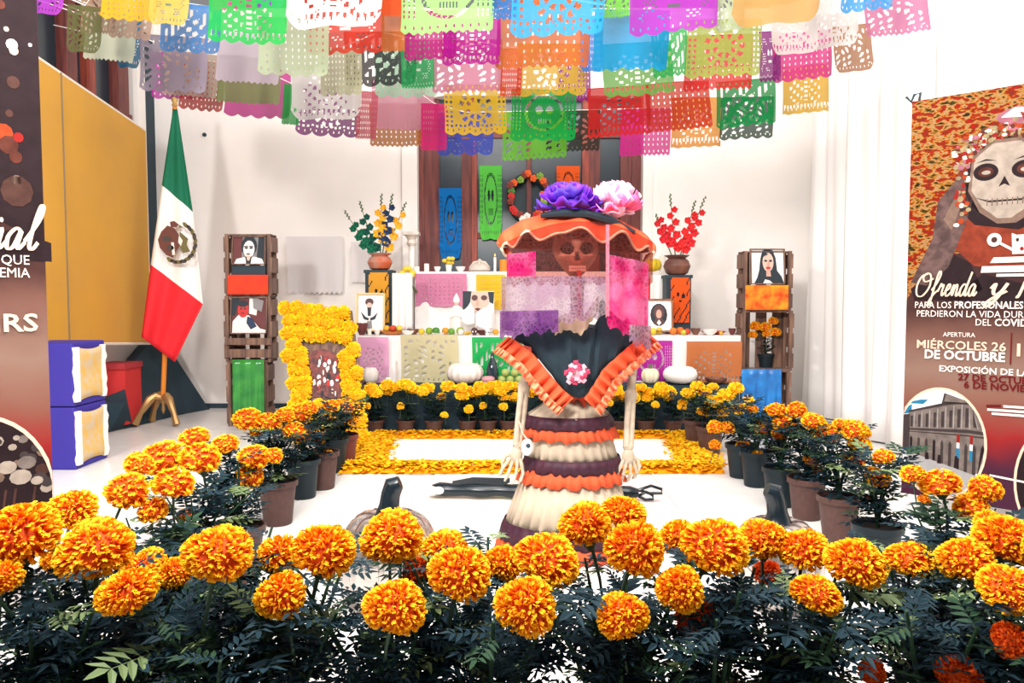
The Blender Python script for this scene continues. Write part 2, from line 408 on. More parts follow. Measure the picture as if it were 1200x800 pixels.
# ---------------------------------------------------------------- altar tiers
YT = 7.0
XL, XR = W(420, 395, YT).x, W(868, 395, YT).x
ZT = W(600, 393, YT).z
def cloth_box(x0, x1, y0, y1, z0, z1, name, label, m, seed=1, folds=.012):
    """a cloth hanging over a table: flat top, gently folded front and sides"""
    rnd = random.Random(seed); p1, p2 = rnd.uniform(0, 6), rnd.uniform(0, 6)
    b = MB()
    def front(u, v): return Vector((x0 + (x1 - x0) * u, y0 - (.006 + folds * (.5 + .5 * math.sin(u * 23 + p1) * math.sin(u * 7 + p2))) * v, z1 - (z1 - z0) * v))
    b.grid(front, 60, 6)
    b.grid(lambda u, v: Vector((x0 + (x1 - x0) * u, y1 + (y0 - y1) * v, z1)), 60, 2)
    b.grid(lambda u, v: Vector((x0 - folds * v * .5, y1 + (y0 - y1) * u, z1 - (z1 - z0) * v)), 6, 6)
    b.grid(lambda u, v: Vector((x1 + folds * v * .5, y0 + (y1 - y0) * u, z1 - (z1 - z0) * v)), 6, 6)
    o = b.build(name, m)
    return tag(o, label, 'tablecloth')
tw = wood('table_wood', '#8a6248', '#6a4836')
def table(label, x0, x1, y0, y1, z, zl=0):
    t = thing('altar_table', label, 'table', ((x0 + x1) / 2, (y0 + y1) / 2, zl))
    b = MB(); b.box((x0, y0, z - .04), (x1, y1, z)); b.build('tabletop', tw, t, smooth=False)
    for x in (x0 + .05, x1 - .05):
        for y in (y0 + .05, y1 - .05):
            b = MB(); b.cbox((x, y, (zl + z - .04) / 2), (.05, .05, z - .04 - zl)); b.build('leg', tw, t, smooth=False)
table('long wooden table carrying the lower altar tier, hidden by its white cloth', XL + .01, XR - .01, YT + .01, YT + 1.0, ZT - .004)
cloth_box(XL, XR, YT, YT + 1.01, .03, ZT, 'tablecloth', 'white cloth over the long lower tier of the altar', white_cloth, 2)
YU = 7.62
ZU = W(540, 318, YU).z; XU0, XU1 = W(486, 318, YU).x, W(760, 318, YU).x
table('narrow raised table for the upper altar tier, hidden by its white cloth', XU0 + .01, XU1 - .01, YU + .01, YU + .36, ZU - .004, ZT + .003)
cloth_box(XU0, XU1, YU, YU + .37, ZT + .004, ZU, 'tablecloth', 'white cloth over the raised upper tier in front of the door', white_cloth, 4, .03)
YS = 6.72; ZS = .41
table('low bench in front of the altar, behind the back row of marigold pots', XL + .02, XR - .1, YS + .01, YS + .25, ZS - .004)
cloth_box(XL + .01, XR - .09, YS, YS + .26, .02, ZS, 'tablecloth', 'black cloth over the low bench behind the back marigold row', mat('black_cloth', INK, .9), 6, .01)
# ---------------------------------------------------------------- cut-paper banners
def holes(pattern):
    rnd = random.Random(hash(len(pattern)) + sum(map(ord, pattern)))
    def inside(u, v, cx, cy, rx, ry): return ((u - cx) / rx) ** 2 + ((v - cy) / ry) ** 2 < 1
    def keep(u, v):
        if v < .06: return True
        i, j = int(u * 56), int(v * 42)
        if pattern == 'lattice':
            if .1 < u < .9 and .14 < v < .8:
                if inside(u, v, .5, .48, .2, .27): return not (inside(u, v, .43, .42, .045, .06) or inside(u, v, .57, .42, .045, .06) or (.42 < u < .58 and .58 < v < .62))
                return not ((i + j) % 4 < 2 and (i - j) % 4 < 2 and (i // 9 + j // 9) % 2)
        elif pattern == 'skull':
            if inside(u, v, .5, .45, .3, .36) and not inside(u, v, .5, .45, .25, .31): return (i + j) % 4 == 0
            if inside(u, v, .42, .4, .055, .08) or inside(u, v, .58, .4, .055, .08): return False
            if .4 < u < .6 and .58 < v < .66: return i % 2 == 0
            if (u < .17 or u > .83) and .12 < v < .82: return not (i % 3 == 1 and j % 3 != 0)
        elif pattern == 'ring':
            a = math.atan2((v - .45) * .75, u - .5); r = math.hypot((v - .45) * .75, u - .5)
            if .2 < r < .27: return int((a + 3.2) * 4.2) % 2 == 0
            if .1 < r < .16: return int((a + 3.2) * 2.6) % 2 == 0
            if (u < .14 or u > .86 or v > .78) and v < .86: return not (i % 4 in (1, 2) and j % 4 in (1, 2))
        elif pattern == 'figure':
            if inside(u, v, .3, .5, .14, .3) or inside(u, v, .7, .5, .14, .3): return math.sin(u * 42) * math.sin(v * 34 + u * 9) > -.45
            if .46 < u < .54 and .2 < v < .75: return j % 4 < 2
            if v > .8 and v < .88: return i % 4 < 2
        elif pattern == 'lace':
            if .05 < u < .95 and .1 < v < .86:
                q = math.sin(u * 30 + 3 * math.sin(v * 9)) * math.sin(v * 24 + 2 * math.sin(u * 11))
                return q > -.42
        elif pattern == 'open':
            if .08 < u < .92 and .12 < v < .8:
                if .3 < u < .7 and .3 < v < .66: return math.sin(u * 30) * math.sin(v * 26 + u * 8) > -.3
                return (i % 6 < 3) or math.sin(u * 18 + v * 14) > .2
        elif pattern == 'dots':
            if .08 < u < .92 and .12 < v < .86: return not (i % 5 == 1 and j % 5 in (1, 2)) 
        if pattern != 'plain' and v > .87 and v < .93: return not (i % 5 == 2)
        return True
    return keep
SHEETS = {}
def sheet(pattern, edge_, seed):
    k = (pattern, edge_, seed)
    if k in SHEETS: return SHEETS[k]
    rnd = random.Random(seed * 7 + 1); a, c = rnd.uniform(0, 6), rnd.uniform(0, 6)
    def e(u):
        if edge_ == 'scallop': return .06 * (1 - abs(math.sin(u * PI * 5)))
        if edge_ == 'zigzag': return .05 * abs(((u * 11) % 1) * 2 - 1)
        if edge_ == 'round': return .16 * max(0, (abs(u - .5) * 2 - .72) / .28) ** 2 + .02 * (1 - abs(math.sin(u * PI * 2)))
        if edge_ == 'tongue': return .09 * (1 - abs(math.sin(u * PI * 4)) ** .6)
        return .01 * math.sin(u * 30)
    def P(u, v):
        z = -v + (e(u) * max(0, (v - .7) / .3) if v > .7 else 0)
        y = (.05 * math.sin(u * 5 + a) + .02 * math.sin(u * 13 + c)) * v + .04 * math.sin(v * 2.5 + c) - .02
        return Vector((u - .5 + .02 * math.sin(v * 3 + a) * v, y, z))
    b = MB(); b.grid(P, 56, 42, holes(pattern))
    b.tube([(-.5, -.005, .0), (-.2, -.005, .0), (.2, -.005, 0), (.5, -.005, 0)], .008, 6)
    SHEETS[k] = b.mesh('papel_picado_sheet', paper('#ffffff'), smooth=True)
    return SHEETS[k]
def banner(x0, x1, yb, Y, col, pattern, edge_, label, aspect=.76, tilt=0, group=None, thru=.1, ytop=None, seed=None, name='papel_picado', trans=.35, k=.66):
    w = (x1 - x0) / FPX * Y
    h = w * aspect if ytop is None else (yb - ytop) / FPX * Y
    xc = (x0 + x1) / 2
    c = W(xc, yb, Y); c.z += h
    me = sheet(pattern, edge_, (int(x0) % 3) if seed is None else seed).copy()
    me.materials[0] = paper(col, thru, trans, None, k)
    o = bpy.data.objects.new(name, me); COL.objects.link(o)
    o.location = c; o.scale = (w, w, h); o.rotation_euler = (0, math.radians(tilt), 0)
    tag(o, label, 'paper banner', group)
    return o
ROWS = {
 'A': (4.0, [
  (34, 78, 17, '#b048c0', 'lace', 'round', 'purple lacy paper banner at the far top left corner, cut off by the frame'),
  (122, 186, 24, '#f0b028', 'dots', 'scallop', 'amber paper banner near the top left, above the tan ones'),
  (178, 224, 29, '#d8b858', 'lattice', 'round', 'mustard paper banner right of the amber one at top left'),
  (248, 338, 51, '#28b050', 'figure', 'scallop', 'bright green paper banner with cut figures, upper left, just left of the big white one'),
  (337, 447, 32, '#f6f0ec', 'figure', 'round', 'large white paper banner at the top left of centre with rounded corners'),
  (471, 577, 39, '#a0dc80', 'skull', 'zigzag', 'large pale green paper banner with a zigzag hem at top centre'),
  (600, 706, 42, '#3aa4e0', 'ring', 'tongue', 'large sky blue paper banner with pale scallops at top centre right'),
  (735, 835, 38, '#b03cb8', 'lattice', 'scallop', 'large purple lattice paper banner at the top right of centre'),
  (858, 956, 28, '#cda060', 'plain', 'round', 'ochre brown paper banner at the top right beside the purple lattice one'),
  (984, 1042, 13, '#3a9ad8', 'open', 'tongue', 'blue looped paper banner cut by the top of the frame at right'),
  ]),
 'Z': (4.25, [
  (250, 301, 13, '#e0609c', 'dots', 'zigzag', 'rose paper banner cut by the top edge above the bright green one'),
  (302, 336, 9, '#8a4cc0', 'plain', 'round', 'small violet paper banner cut by the top edge left of the large white one'),
  (186, 222, 10, '#b8c8a0', 'lace', 'round', 'small grey green paper banner at the top edge beside the mustard one'),
  (450, 474, 20, '#d8542c', 'plain', 'zigzag', 'narrow vermilion paper banner at the top edge right of the large white one'),
  (572, 606, 23, '#2a74b8', 'lattice', 'scallop', 'narrow royal blue paper banner between the pale green and sky blue ones'),
  (704, 737, 21, '#7cc850', 'lace', 'zigzag', 'small lime paper banner at the top edge between sky blue and purple'),
  (834, 868, 36, '#c4d4b0', 'lace', 'round', 'pale celery paper banner right of the large purple lattice one'),
  (938, 986, 16, '#f4ece6', 'figure', 'round', 'white paper banner at the top edge right of the ochre brown one'),
  ]),
 'B': (4.5, [
  (82, 122, 62, '#6f7048', 'lace', 'round', 'olive khaki paper banner hanging crooked at the far left'),
  (99, 140, 40, '#b89880', 'lace', 'zigzag', 'tan paper banner at left, beside the olive khaki one'),
  (133, 182, 46, '#c8a894', 'lace', 'scallop', 'pinkish tan paper banner under the amber one at left'),
  (192, 262, 62, '#5a98dc', 'open', 'tongue', 'cornflower blue paper banner over the lavender one at left'),
  (305, 386, 89, '#c6d4b0', 'dots', 'scallop', 'pale sage paper banner below the bright green one at left'),
  (360, 450, 63, '#e04434', 'lattice', 'scallop', 'scarlet lattice paper banner under the large white one'),
  (447, 474, 60, '#c8703c', 'plain', 'plain', 'narrow burnt orange paper banner between the white and pale green ones'),
  (474, 534, 70, '#cc2490', 'dots', 'scallop', 'magenta paper banner with small holes under the large pale green one'),
  (520, 586, 76, '#c420a0', 'figure', 'scallop', 'deep fuchsia paper banner right of the dotted magenta one'),
  (583, 690, 80, '#d0703c', 'dots', 'zigzag', 'terracotta paper banner under the large sky blue one'),
  (697, 783, 83, '#20a0d8', 'plain', 'scallop', 'solid turquoise blue paper banner right of centre'),
  (805, 890, 90, '#b4c460', 'ring', 'scallop', 'yellow green paper banner with a lattice hem, upper right'),
  (902, 955, 63, '#f4eeea', 'figure', 'round', 'white paper banner with punched figures at upper right, the lower of two'),
  (945, 1000, 55, '#f8f4f0', 'figure', 'round', 'white paper banner at upper right, beside the pink lace one'),
  (1010, 1083, 41, '#d878a8', 'lace', 'zigzag', 'pink lace paper banner at the right end against the white drape'),
  ]),
 'C': (5.0, [
  (103, 162, 72, '#e4ead0', 'plain', 'zigzag', 'plain pale cream paper banner hanging crooked at left below the tan ones'),
  (142, 170, 80, '#2a88b8', 'lattice', 'round', 'small teal blue paper banner at left beside the cream one'),
  (168, 246, 108, '#b0a4b8', 'lace', 'scallop', 'lavender grey lacy paper banner at left above the flag tip'),
  (258, 332, 98, '#ecdcec', 'plain', 'zigzag', 'very pale lilac paper banner at left above the olive one'),
  (376, 424, 112, '#d8dcb4', 'dots', 'scallop', 'pale pistachio paper banner left of the black one'),
  (405, 487, 101, '#34343c', 'open', 'tongue', 'black openwork paper banner with looped hem'),
  (470, 508, 104, '#30a860', 'lattice', 'zigzag', 'small green lattice paper banner right of the black one'),
  (508, 588, 108, '#dc88a8', 'lace', 'zigzag', 'rose pink lacy paper banner under the fuchsia one'),
  (588, 612, 114, '#e0402c', 'dots', 'zigzag', 'narrow red paper banner left of the mustard yellow ring one'),
  (607, 687, 112, '#ecc040', 'ring', 'tongue', 'mustard yellow paper banner with a ring of holes under the terracotta one'),
  (680, 706, 84, '#4a8ae0', 'dots', 'round', 'narrow periwinkle paper banner left of the turquoise one'),
  (704, 785, 112, '#74b858', 'figure', 'scallop', 'leaf green paper banner with orange sheen under the turquoise one'),
  (762, 803, 90, '#38b860', 'open', 'scallop', 'green openwork paper banner right of the turquoise one'),
  (802, 880, 106, '#e03838', 'dots', 'zigzag', 'red paper banner peeping from under the yellow green one'),
  (888, 912, 96, '#8a2c80', 'lattice', 'scallop', 'narrow plum paper banner left of the hot pink one at right'),
  (903, 970, 94, '#e83898', 'dots', 'scallop', 'hot pink paper banner under the white ones at right'),
  (974, 1018, 84, '#b88058', 'lace', 'round', 'rust and white paper banner at right against the drape'),
  ]),
 'D': (5.5, [
  (195, 259, 114, '#d4c0b0', 'dots', 'zigzag', 'beige dotted paper banner behind the lavender one at left'),
  (215, 266, 130, '#d84840', 'dots', 'scallop', 'coral red paper banner lowest at left near the flag tip'),
  (257, 330, 122, '#9aa870', 'plain', 'zigzag', 'olive green paper banner below the pale lilac one'),
  (343, 424, 140, '#faf6f2', 'figure', 'round', 'white paper banner with rounded corners, lower left of the black one'),
  (440, 512, 114, '#b8e4c4', 'dots', 'scallop', 'mint paper banner below the black one'),
  (521, 592, 158, '#ecc030', 'ring', 'scallop', 'golden yellow paper banner with a punched heart, left of the emerald one'),
  (600, 675, 165, '#18b050', 'skull', 'scallop', 'emerald green paper banner at the centre above the door'),
  (652, 690, 120, '#9a3088', 'dots', 'scallop', 'purple paper banner half hidden behind the mustard yellow ring one'),
  (688, 760, 160, '#e43434', 'figure', 'zigzag', 'bright red paper banner right of the emerald one'),
  (755, 829, 153, '#d8402c', 'dots', 'zigzag', 'brick red paper banner at right, beside the bright red one'),
  (838, 906, 148, '#18a858', 'open', 'scallop', 'jade green openwork paper banner at the lower right'),
  (915, 967, 132, '#e8b828', 'figure', 'plain', 'yellow paper banner hanging alone lowest at right'),
  ]),
 'E': (6.0, [
  (180, 246, 116, '#c848b0', 'dots', 'scallop', 'mauve paper banner behind the beige dotted one at left'),
  (266, 342, 138, '#d830a0', 'plain', 'scallop', 'magenta pink paper banner below the olive green one at left'),
  (334, 354, 146, '#30b458', 'plain', 'plain', 'narrow green paper strip left of the white rounded one'),
  (350, 424, 160, '#94408c', 'ring', 'tongue', 'violet paper banner with looped hem under the white rounded one'),
  (420, 444, 164, '#d86878', 'dots', 'zigzag', 'narrow striped rose paper banner left of the salmon pink one'),
  (437, 509, 153, '#e4a0b4', 'plain', 'zigzag', 'salmon pink paper banner at lower left of centre'),
  (494, 524, 177, '#e83080', 'dots', 'zigzag', 'narrow hot pink paper banner left of the blue violet one'),
  (514, 578, 182, '#5060d0', 'lattice', 'tongue', 'blue violet paper banner with looped hem in front of the door'),
  (640, 702, 178, '#3c4038', 'lace', 'zigzag', 'dark lace paper banner in front of the door'),
  (588, 662, 187, '#78cc40', 'lace', 'zigzag', 'lime green paper banner lowest at the centre'),
  (727, 785, 183, '#e83ca4', 'dots', 'zigzag', 'hot pink paper banner lowest at the right of the door'),
  (786, 843, 172, '#f0a028', 'figure', 'plain', 'orange paper banner below the brick red one'),
  (844, 905, 163, '#245040', 'lace', 'scallop', 'dark green paper banner under the jade one'),
  ]),
 'F': (6.4, [
  (434, 496, 172, '#e09040', 'dots', 'zigzag', 'apricot orange paper banner under the salmon pink one'),
  ]),
}
bk = 0
for rk, (Y, items) in ROWS.items():
    tops = []
    rr = random.Random(ord(rk))
    for i, it in enumerate(items):
        yy = Y + (i % 3) * .05 + (.1 if i % 2 else 0)
        w = it[1] - it[0]
        asp = .76 if w > 60 else (.76 * 72 / w if w > 28 else 2.3)
        o = banner(it[0], it[1], it[2], yy, it[3], it[4], it[5], it[6], asp * rr.uniform(.95, 1.05), rr.uniform(-2.5, 2.5) + (it[0] + it[1] - 1200) / 2 * -.012, 'cut-paper banners overhead')
        tops.append(o.location + Vector((0, -.006, .004)))
    tops.sort(key=lambda p: p.x)
    path = [Vector((-3.74, Y, max(3.4, tops[0].z + .5)))] + tops + [Vector((3.02, Y, max(3.4, tops[-1].z + .5)))]
    b = MB(); b.tube(path, .0035, 5)
    names = {'Z': 'partly cut off', 'A': 'nearest, highest', 'B': 'second nearest', 'C': 'third', 'D': 'fourth', 'E': 'fifth, lowest visible', 'F': 'farthest'}
    tag(b.build('string', mat('white_string', '#e8e0d8', .8)), 'thin white string carrying the %s row of paper banners' % names[rk], 'string')
# papers on cloths and doors, and pale sheets for banner shadows on the wall
GP = 'papers pinned to the altar and doors'
YFc = YT - .05
for a in ((420, 456, 450, YFc, '#e4a8cc', 'figure', 'plain', 'pale pink paper hanging at the left end of the lower altar tier', 395),
          (470, 537, 450, YFc, '#d0c8a0', 'lace', 'plain', 'straw and yellow paper on the front of the lower altar tier', 392),
          (553, 612, 446, YFc, '#20b45c', 'open', 'plain', 'emerald paper hanging on the altar front behind the bottle', 395),
          (716, 738, 446, YFc, '#e02888', 'dots', 'plain', 'hot pink paper on the altar front beside the skirt figure', 398),
          (738, 787, 446, YFc, '#b428a0', 'skull', 'plain', 'purple paper with cut flowers on the altar front', 399),
          (803, 868, 450, YFc, '#c87848', 'figure', 'plain', 'copper orange paper at the right end of the lower altar tier', 400),
          (487, 547, 359, YU - .05, '#d888ac', 'dots', 'plain', 'pink paper with white threads on the upper altar tier', 321),
          (558, 592, 362, YU - .05, '#ecc030', 'dots', 'plain', 'yellow paper on the upper altar tier beside the figure', 322),
          (515, 541, 303, YD - .02, '#1c74c0', 'skull', 'round', 'tall blue skull paper on the left door pane', 222),
          (562, 588, 281, YD - .02, '#60c850', 'skull', 'round', 'tall green skull paper on the door beside the wreath', 196),
          (652, 679, 262, YD - .02, '#e8602c', 'skull', 'round', 'orange skull paper on the door right of the wreath', 196),
          (337, 402, 345, YB - .06, '#ebe5e6', 'plain', 'zigzag', 'faint pale sheet standing for a banner shadow on the wall above the marigold frame', 278),  # this sheet and the next stand in for shadows cast by the banners
          (412, 440, 332, YB - .06, '#eee8e8', 'plain', 'zigzag', 'second faint pale sheet standing for a banner shadow, behind the left vase', 284)):
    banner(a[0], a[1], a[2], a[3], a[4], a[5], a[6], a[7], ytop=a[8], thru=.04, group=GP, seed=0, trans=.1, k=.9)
# ---------------------------------------------------------------- crates
def crate(label, px0, px1, py0, py1, Y, depth, back_slats=3, base_floor=False):
    a, c = W(px0, py0, Y), W(px1, py1, Y)
    x0, x1, z1, z0 = a.x, c.x, a.z, c.z
    if base_floor: z0 = 0.0
    t = thing('wooden_crate', label, 'crate', ((x0 + x1) / 2, Y, z0), 'slatted wooden crates')
    for x in (x0 + .016, x1 - .016):
        for y in (Y + .016, Y + depth - .016):
            b = MB(); b.cbox((x, y, (z0 + z1) / 2), (.032, .032, z1 - z0)); b.build('post', crate_wood, t, smooth=False)
    n = 3
    for x in (x0 - .006, x1 + .006):     # side slats run front to back
        for k in range(n):
            zc = z0 + (z1 - z0) * (k + .5) / n
            b = MB(); b.box((x - .006, Y, zc - (z1 - z0) / n * .36), (x + .006, Y + depth, zc + (z1 - z0) / n * .36)); b.build('slat', crate_wood, t, smooth=False)
    for k in range(back_slats):
        xc = x0 + (x1 - x0) * (k + .5) / back_slats
        b = MB(); b.box((xc - .05, Y + depth, z0), (xc + .05, Y + depth + .01, z1)); b.build('slat', crate_wood, t, smooth=False)
    for z in (z0 + .008, z1 - .008):     # top and bottom boards
        for k in range(3):
            yc = Y + depth * (k + .5) / 3
            b = MB(); b.box((x0, yc - depth * .14, z - .007), (x1, yc + depth * .14, z + .007)); b.build('slat', crate_wood, t, smooth=False)
    return x0, x1, z0, z1
YC = 7.0
crate('top slatted crate of the left stack, holding the grey portrait', 263, 318, 274, 347, YC, .18)
crate('middle slatted crate of the left stack, with the seated portrait', 263, 318, 347, 424, YC, .18)
crate('bottom crate of the left stack, behind the green shiny cloth', 266, 314, 424, 490, YC, .18, base_floor=True)
crate('top slatted crate of the right stack, with the dark-haired portrait', 872, 927, 294, 364, YC, .18)
crate('middle slatted crate of the right stack, with a potted marigold inside', 870, 928, 364, 434, YC, .18)
crate('bottom crate of the right stack, behind the blue cloth', 872, 925, 434, 492, YC, .18, base_floor=True)
def slab(px0, px1, py0, py1, Y, d, m, parent=None, name='slab', origin=None):
    a, c = W(px0, py0, Y), W(px1, py1, Y)
    b = MB(); b.box((a.x, Y, c.z), (c.x, Y + d, a.z)); return b.build(name, m, parent, smooth=False)
# extra cross slats on the left middle crate
for y0, y1, m in ((396, 404, crate_wood), (405, 408, 0), (409, 419, crate_wood)):
    if m: 
        o = slab(263, 318, y0, y1, YC - .03, .015, m, name='cross_slat'); o['label'] = 'flat slat nailed across the left crate stack, %s' % ('upper' if y0 < 400 else 'lower'); o['category'] = 'slat'
def hang_cloth(px0, px1, py0, py1, Y, m, label, folds=4, name='draped_cloth', amp=.02):
    a, c = W(px0, py0, Y), W(px1, py1, Y); b = MB()
    b.grid(lambda u, v: Vector((a.x + (c.x - a.x) * u, Y - .01 - amp * (.5 + .5 * math.sin(u * folds * 6.28 + v)) * (.3 + .7 * v), a.z + (max(c.z, .012) - a.z) * v)), 40, 10)
    o = b.build(name, m); o.modifiers.new('s', 'SOLIDIFY').thickness = .004
    return tag(o, label, 'cloth')
hang_cloth(273, 311, 421, 484, YC - .03, mat('green_shiny', '#3a9a3c', .25, spec=.8, col2='#1c7a34', nscale=8), 'shiny green cloth hanging over the bottom left crate', 3)
hang_cloth(868, 914, 432, 500, YC - .04, mat('blue_shiny', '#1c82d0', .35, spec=.6, col2='#1460a8', nscale=9), 'bright blue cloth hanging over the bottom right crate', 4, amp=.035)
mot = lambda n, a, c: mat(n, a, .8, col2=c, nscale=12)
hang_cloth(267, 315, 322, 345, YC - .03, mot('red_orange_print', '#e04420', '#d83a2a'), 'red orange paper hanging between the two portraits of the left crates', 2, 'draped_paper', .008)
hang_cloth(873, 923, 334, 363, YC - .03, mot('orange_print', '#f09a28', '#dc4418'), 'orange flowered paper hanging on the right crates below the portrait', 2, 'draped_paper', .008)
slab_dark = slab(272, 311, 311, 322, YC - .02, .03, dark, name='shelf_block'); tag(slab_dark, 'dark block under the grey portrait on the left crates', 'block')
# ---------------------------------------------------------------- portraits (flat prints on boards)
PM = {k: mat('print_' + k, v, .6) for k, v in dict(white='#ece6e2', black='#2c343c', grey='#8a8688', skin='#c8a090', skin2='#d8b8a8', red='#c83838', darkred='#6a3a3c', brown='#5a4040', pale='#f6f2ee', orange='#e88030', navy='#2c3a58', gold='#c89848', green='#4a7a40').items()}
def portrait(label, px0, px1, py0, py1, Y, bg, shapes, frame=None, fw=3, lean=.04, cat='picture', name='portrait'):
    """a print on a board; shapes are (colour, points) with x right and y down, 0..1"""
    a, c = W(px0, py0, Y), W(px1, py1, Y); w, h = c.x - a.x, a.z - c.z
    t = thing(name, label, cat, ((a.x + c.x) / 2, Y, c.z))
    def P(x, y, k): return Vector((a.x + w * x, Y + lean * (1 - y) - .0015 * k, a.z - h * y))
    b = MB(); b.prism([P(0, 0, 0), P(1, 0, 0), P(1, 1, 0), P(0, 1, 0)], (0, .012, 0)); b.build('board', PM[bg], t, smooth=False)
    cols = sorted({s[0] for s in shapes}); b = MB()
    for k, (cn, pts) in enumerate(shapes):
        b.m = cols.index(cn); b.poly([P(min(max(x, 0), 1), min(max(y, 0), 1), 1 + k) for x, y in pts])
    b.build('printed_picture', [PM[q] for q in cols], t, smooth=False)
    if frame:
        f = fw / (px1 - px0); g = fw / (py1 - py0)
        for q in ([(0, 0), (1, 0), (1, g), (0, g)], [(0, 1 - g), (1, 1 - g), (1, 1), (0, 1)], [(0, 0), (f, 0), (f, 1), (0, 1)], [(1 - f, 0), (1, 0), (1, 1), (1 - f, 1)]):
            b = MB(); b.prism([P(x, y, 12) for x, y in q], (0, .02, 0)); b.build('frame_bar', frame, t, smooth=False)
    return t
E = lambda cx, cy, rx, ry, n=14: [(cx + rx * math.cos(2 * PI * k / n), cy + ry * math.sin(2 * PI * k / n)) for k in range(n)]
portrait('grey portrait of a woman with drawn-back dark hair, top of the left crates', 271, 311, 276, 310, YC - .03, 'grey', [
    ('darkred', [(0, 0), (.3, 0), (.28, 1), (0, 1)]), ('black', [(.78, 0), (1, 0), (1, 1), (.72, 1)]), ('black', E(.5, .36, .24, .36)), ('white', E(.5, .46, .17, .3)),
    ('white', [(.06, 1), (.14, .8), (.36, .74), (.5, .82), (.66, .72), (.9, .8), (.98, 1)]), ('black', [(.4, .72), (.6, .72), (.56, 1), (.44, 1)]), ('skin2', [(.43, .7), (.57, .7), (.53, .86), (.47, .86)]), ('black', E(.43, .42, .05, .03)), ('black', E(.57, .42, .05, .03)), ('black', [(.36, .36), (.48, .34), (.48, .37), (.36, .39)]), ('black', [(.52, .34), (.64, .36), (.64, .39), (.52, .37)]), ('darkred', E(.5, .63, .06, .025))], crate_wood, 1.2)
portrait('portrait of a seated person in white with a red face tint, left crates', 269, 313, 348, 391, YC - .03, 'darkred', [
    ('white', [(.5, 0), (.75, .0), (.7, .5), (.5, .45)]), ('black', [(.0, 0), (.25, 0), (.12, .5), (0, .5)]), ('white', [(.05, 1), (.06, .66), (.25, .45), (.5, .5), (.8, .85), (.98, .9), (1, 1)]), ('red', E(.34, .34, .15, .22)), ('black', E(.33, .18, .14, .09)), ('navy', [(.46, .52), (.6, .58), (.72, .8), (.56, .88), (.44, .7)]), ('grey', [(.6, .0), (.9, .1), (.85, .4), (.62, .3)]), ('darkred', [(.7, .62), (.98, .5), (1, .85), (.85, .85)]), ('black', E(.29, .31, .03, .02)), ('black', E(.4, .31, .03, .02)), ('darkred', E(.34, .43, .05, .012))], crate_wood, 1.2)
portrait('portrait of a woman with long dark hair, top of the right crates', 880, 920, 291, 333, YC - .03, 'white', [
    ('black', [(.3, .3), (.36, .06), (.5, .0), (.66, .05), (.74, .25), (.78, .62), (.9, .78), (.98, 1), (.1, 1), (.2, .82), (.26, .62)]), ('skin2', E(.52, .38, .16, .27)), ('skin', [(.46, .6), (.58, .6), (.6, .78), (.46, .78)]), ('black', E(.45, .34, .045, .03)), ('black', E(.59, .34, .045, .03)), ('red', E(.52, .54, .07, .035)), ('black', [(.34, .25), (.42, .08), (.52, .16), (.42, .2)]), ('white', [(.34, 1), (.42, .86), (.56, .9), (.66, 1)]), ('skin', [(.5, .36), (.54, .36), (.55, .47), (.49, .47)])], crate_wood, 1.2)
portrait('white card with a small dark figure in a thin gold frame, left altar', 417, 451, 343, 388, 7.12, 'pale', [
    ('brown', E(.45, .24, .15, .1)), ('skin2', E(.45, .34, .1, .09)), ('black', [(.38, .38), (.52, .38), (.5, .6), (.4, .6)]), ('black', [(.15, .48), (.32, .62), (.44, .66), (.42, .72), (.26, .68)]), ('black', [(.75, .5), (.6, .62), (.48, .66), (.5, .72), (.66, .68)]), ('grey', [(.38, .74), (.54, .72), (.56, .92), (.36, .92)])], gold, 2)
portrait('white card with a dark oval portrait in a brown frame, right of the altar', 756, 789, 350, 389, 7.12, 'pale', [
    ('black', E(.5, .48, .3, .34)), ('brown', E(.5, .4, .2, .22)), ('skin', E(.5, .46, .1, .14)), ('brown', [(.3, .7), (.4, .58), (.6, .58), (.7, .7), (.6, .78), (.4, .78)]), ('white', [(.42, .72), (.5, .62), (.58, .72), (.5, .8)])], wood('frame_wood', '#a06a48', '#7c4c38'), 2)
portrait('unframed black and white face portrait on the altar behind folded cards', 542, 579, 341, 384, 7.2, 'white', [
    ('black', [(0, 0), (.28, 0), (.24, .3), (.1, .5), (0, .5)]), ('black', [(.8, .02), (1, .02), (.98, .35), (.85, .3)]), ('skin2', [(.28, 0), (.8, .02), (.84, .35), (.6, .55), (.4, .6), (.26, .3)]), ('brown', E(.38, .18, .1, .08)), ('brown', E(.68, .18, .1, .07)), ('skin', [(.44, .22), (.5, .22), (.52, .4), (.42, .4)]), ('darkred', [(.38, .48), (.48, .45), (.58, .48), (.48, .54)]), ('pale', [(0, .56), (.15, .42), (.32, .45), (.4, .66), (.3, 1), (0, .9)]), ('pale', [(.45, .85), (.75, .45), (.95, .5), (.95, .95), (.5, 1)])])
# papers leaning in front of the face portrait
for k, (x0, x1, y0, y1, lb) in enumerate(((541, 556, 359, 380, 'small folded white card left below the face portrait'), (558, 577, 360, 385, 'larger folded white card right below the face portrait'))):
    a, c = W(x0, y0, 7.1), W(x1, y1, 7.1); xm = (a.x + c.x) / 2
    b = MB(); b.prism([(a.x, 7.1, c.z + .03), (xm, 7.07, c.z), (xm, 7.07, a.z), (a.x, 7.1, a.z - .05)], (0, .004, 0)); b.prism([(xm, 7.07, c.z), (c.x, 7.1, c.z + .01), (c.x, 7.1, a.z - .02), (xm, 7.07, a.z)], (0, .004, 0))
    tag(b.build('folded_card', PM['pale'], smooth=False), lb, 'card')
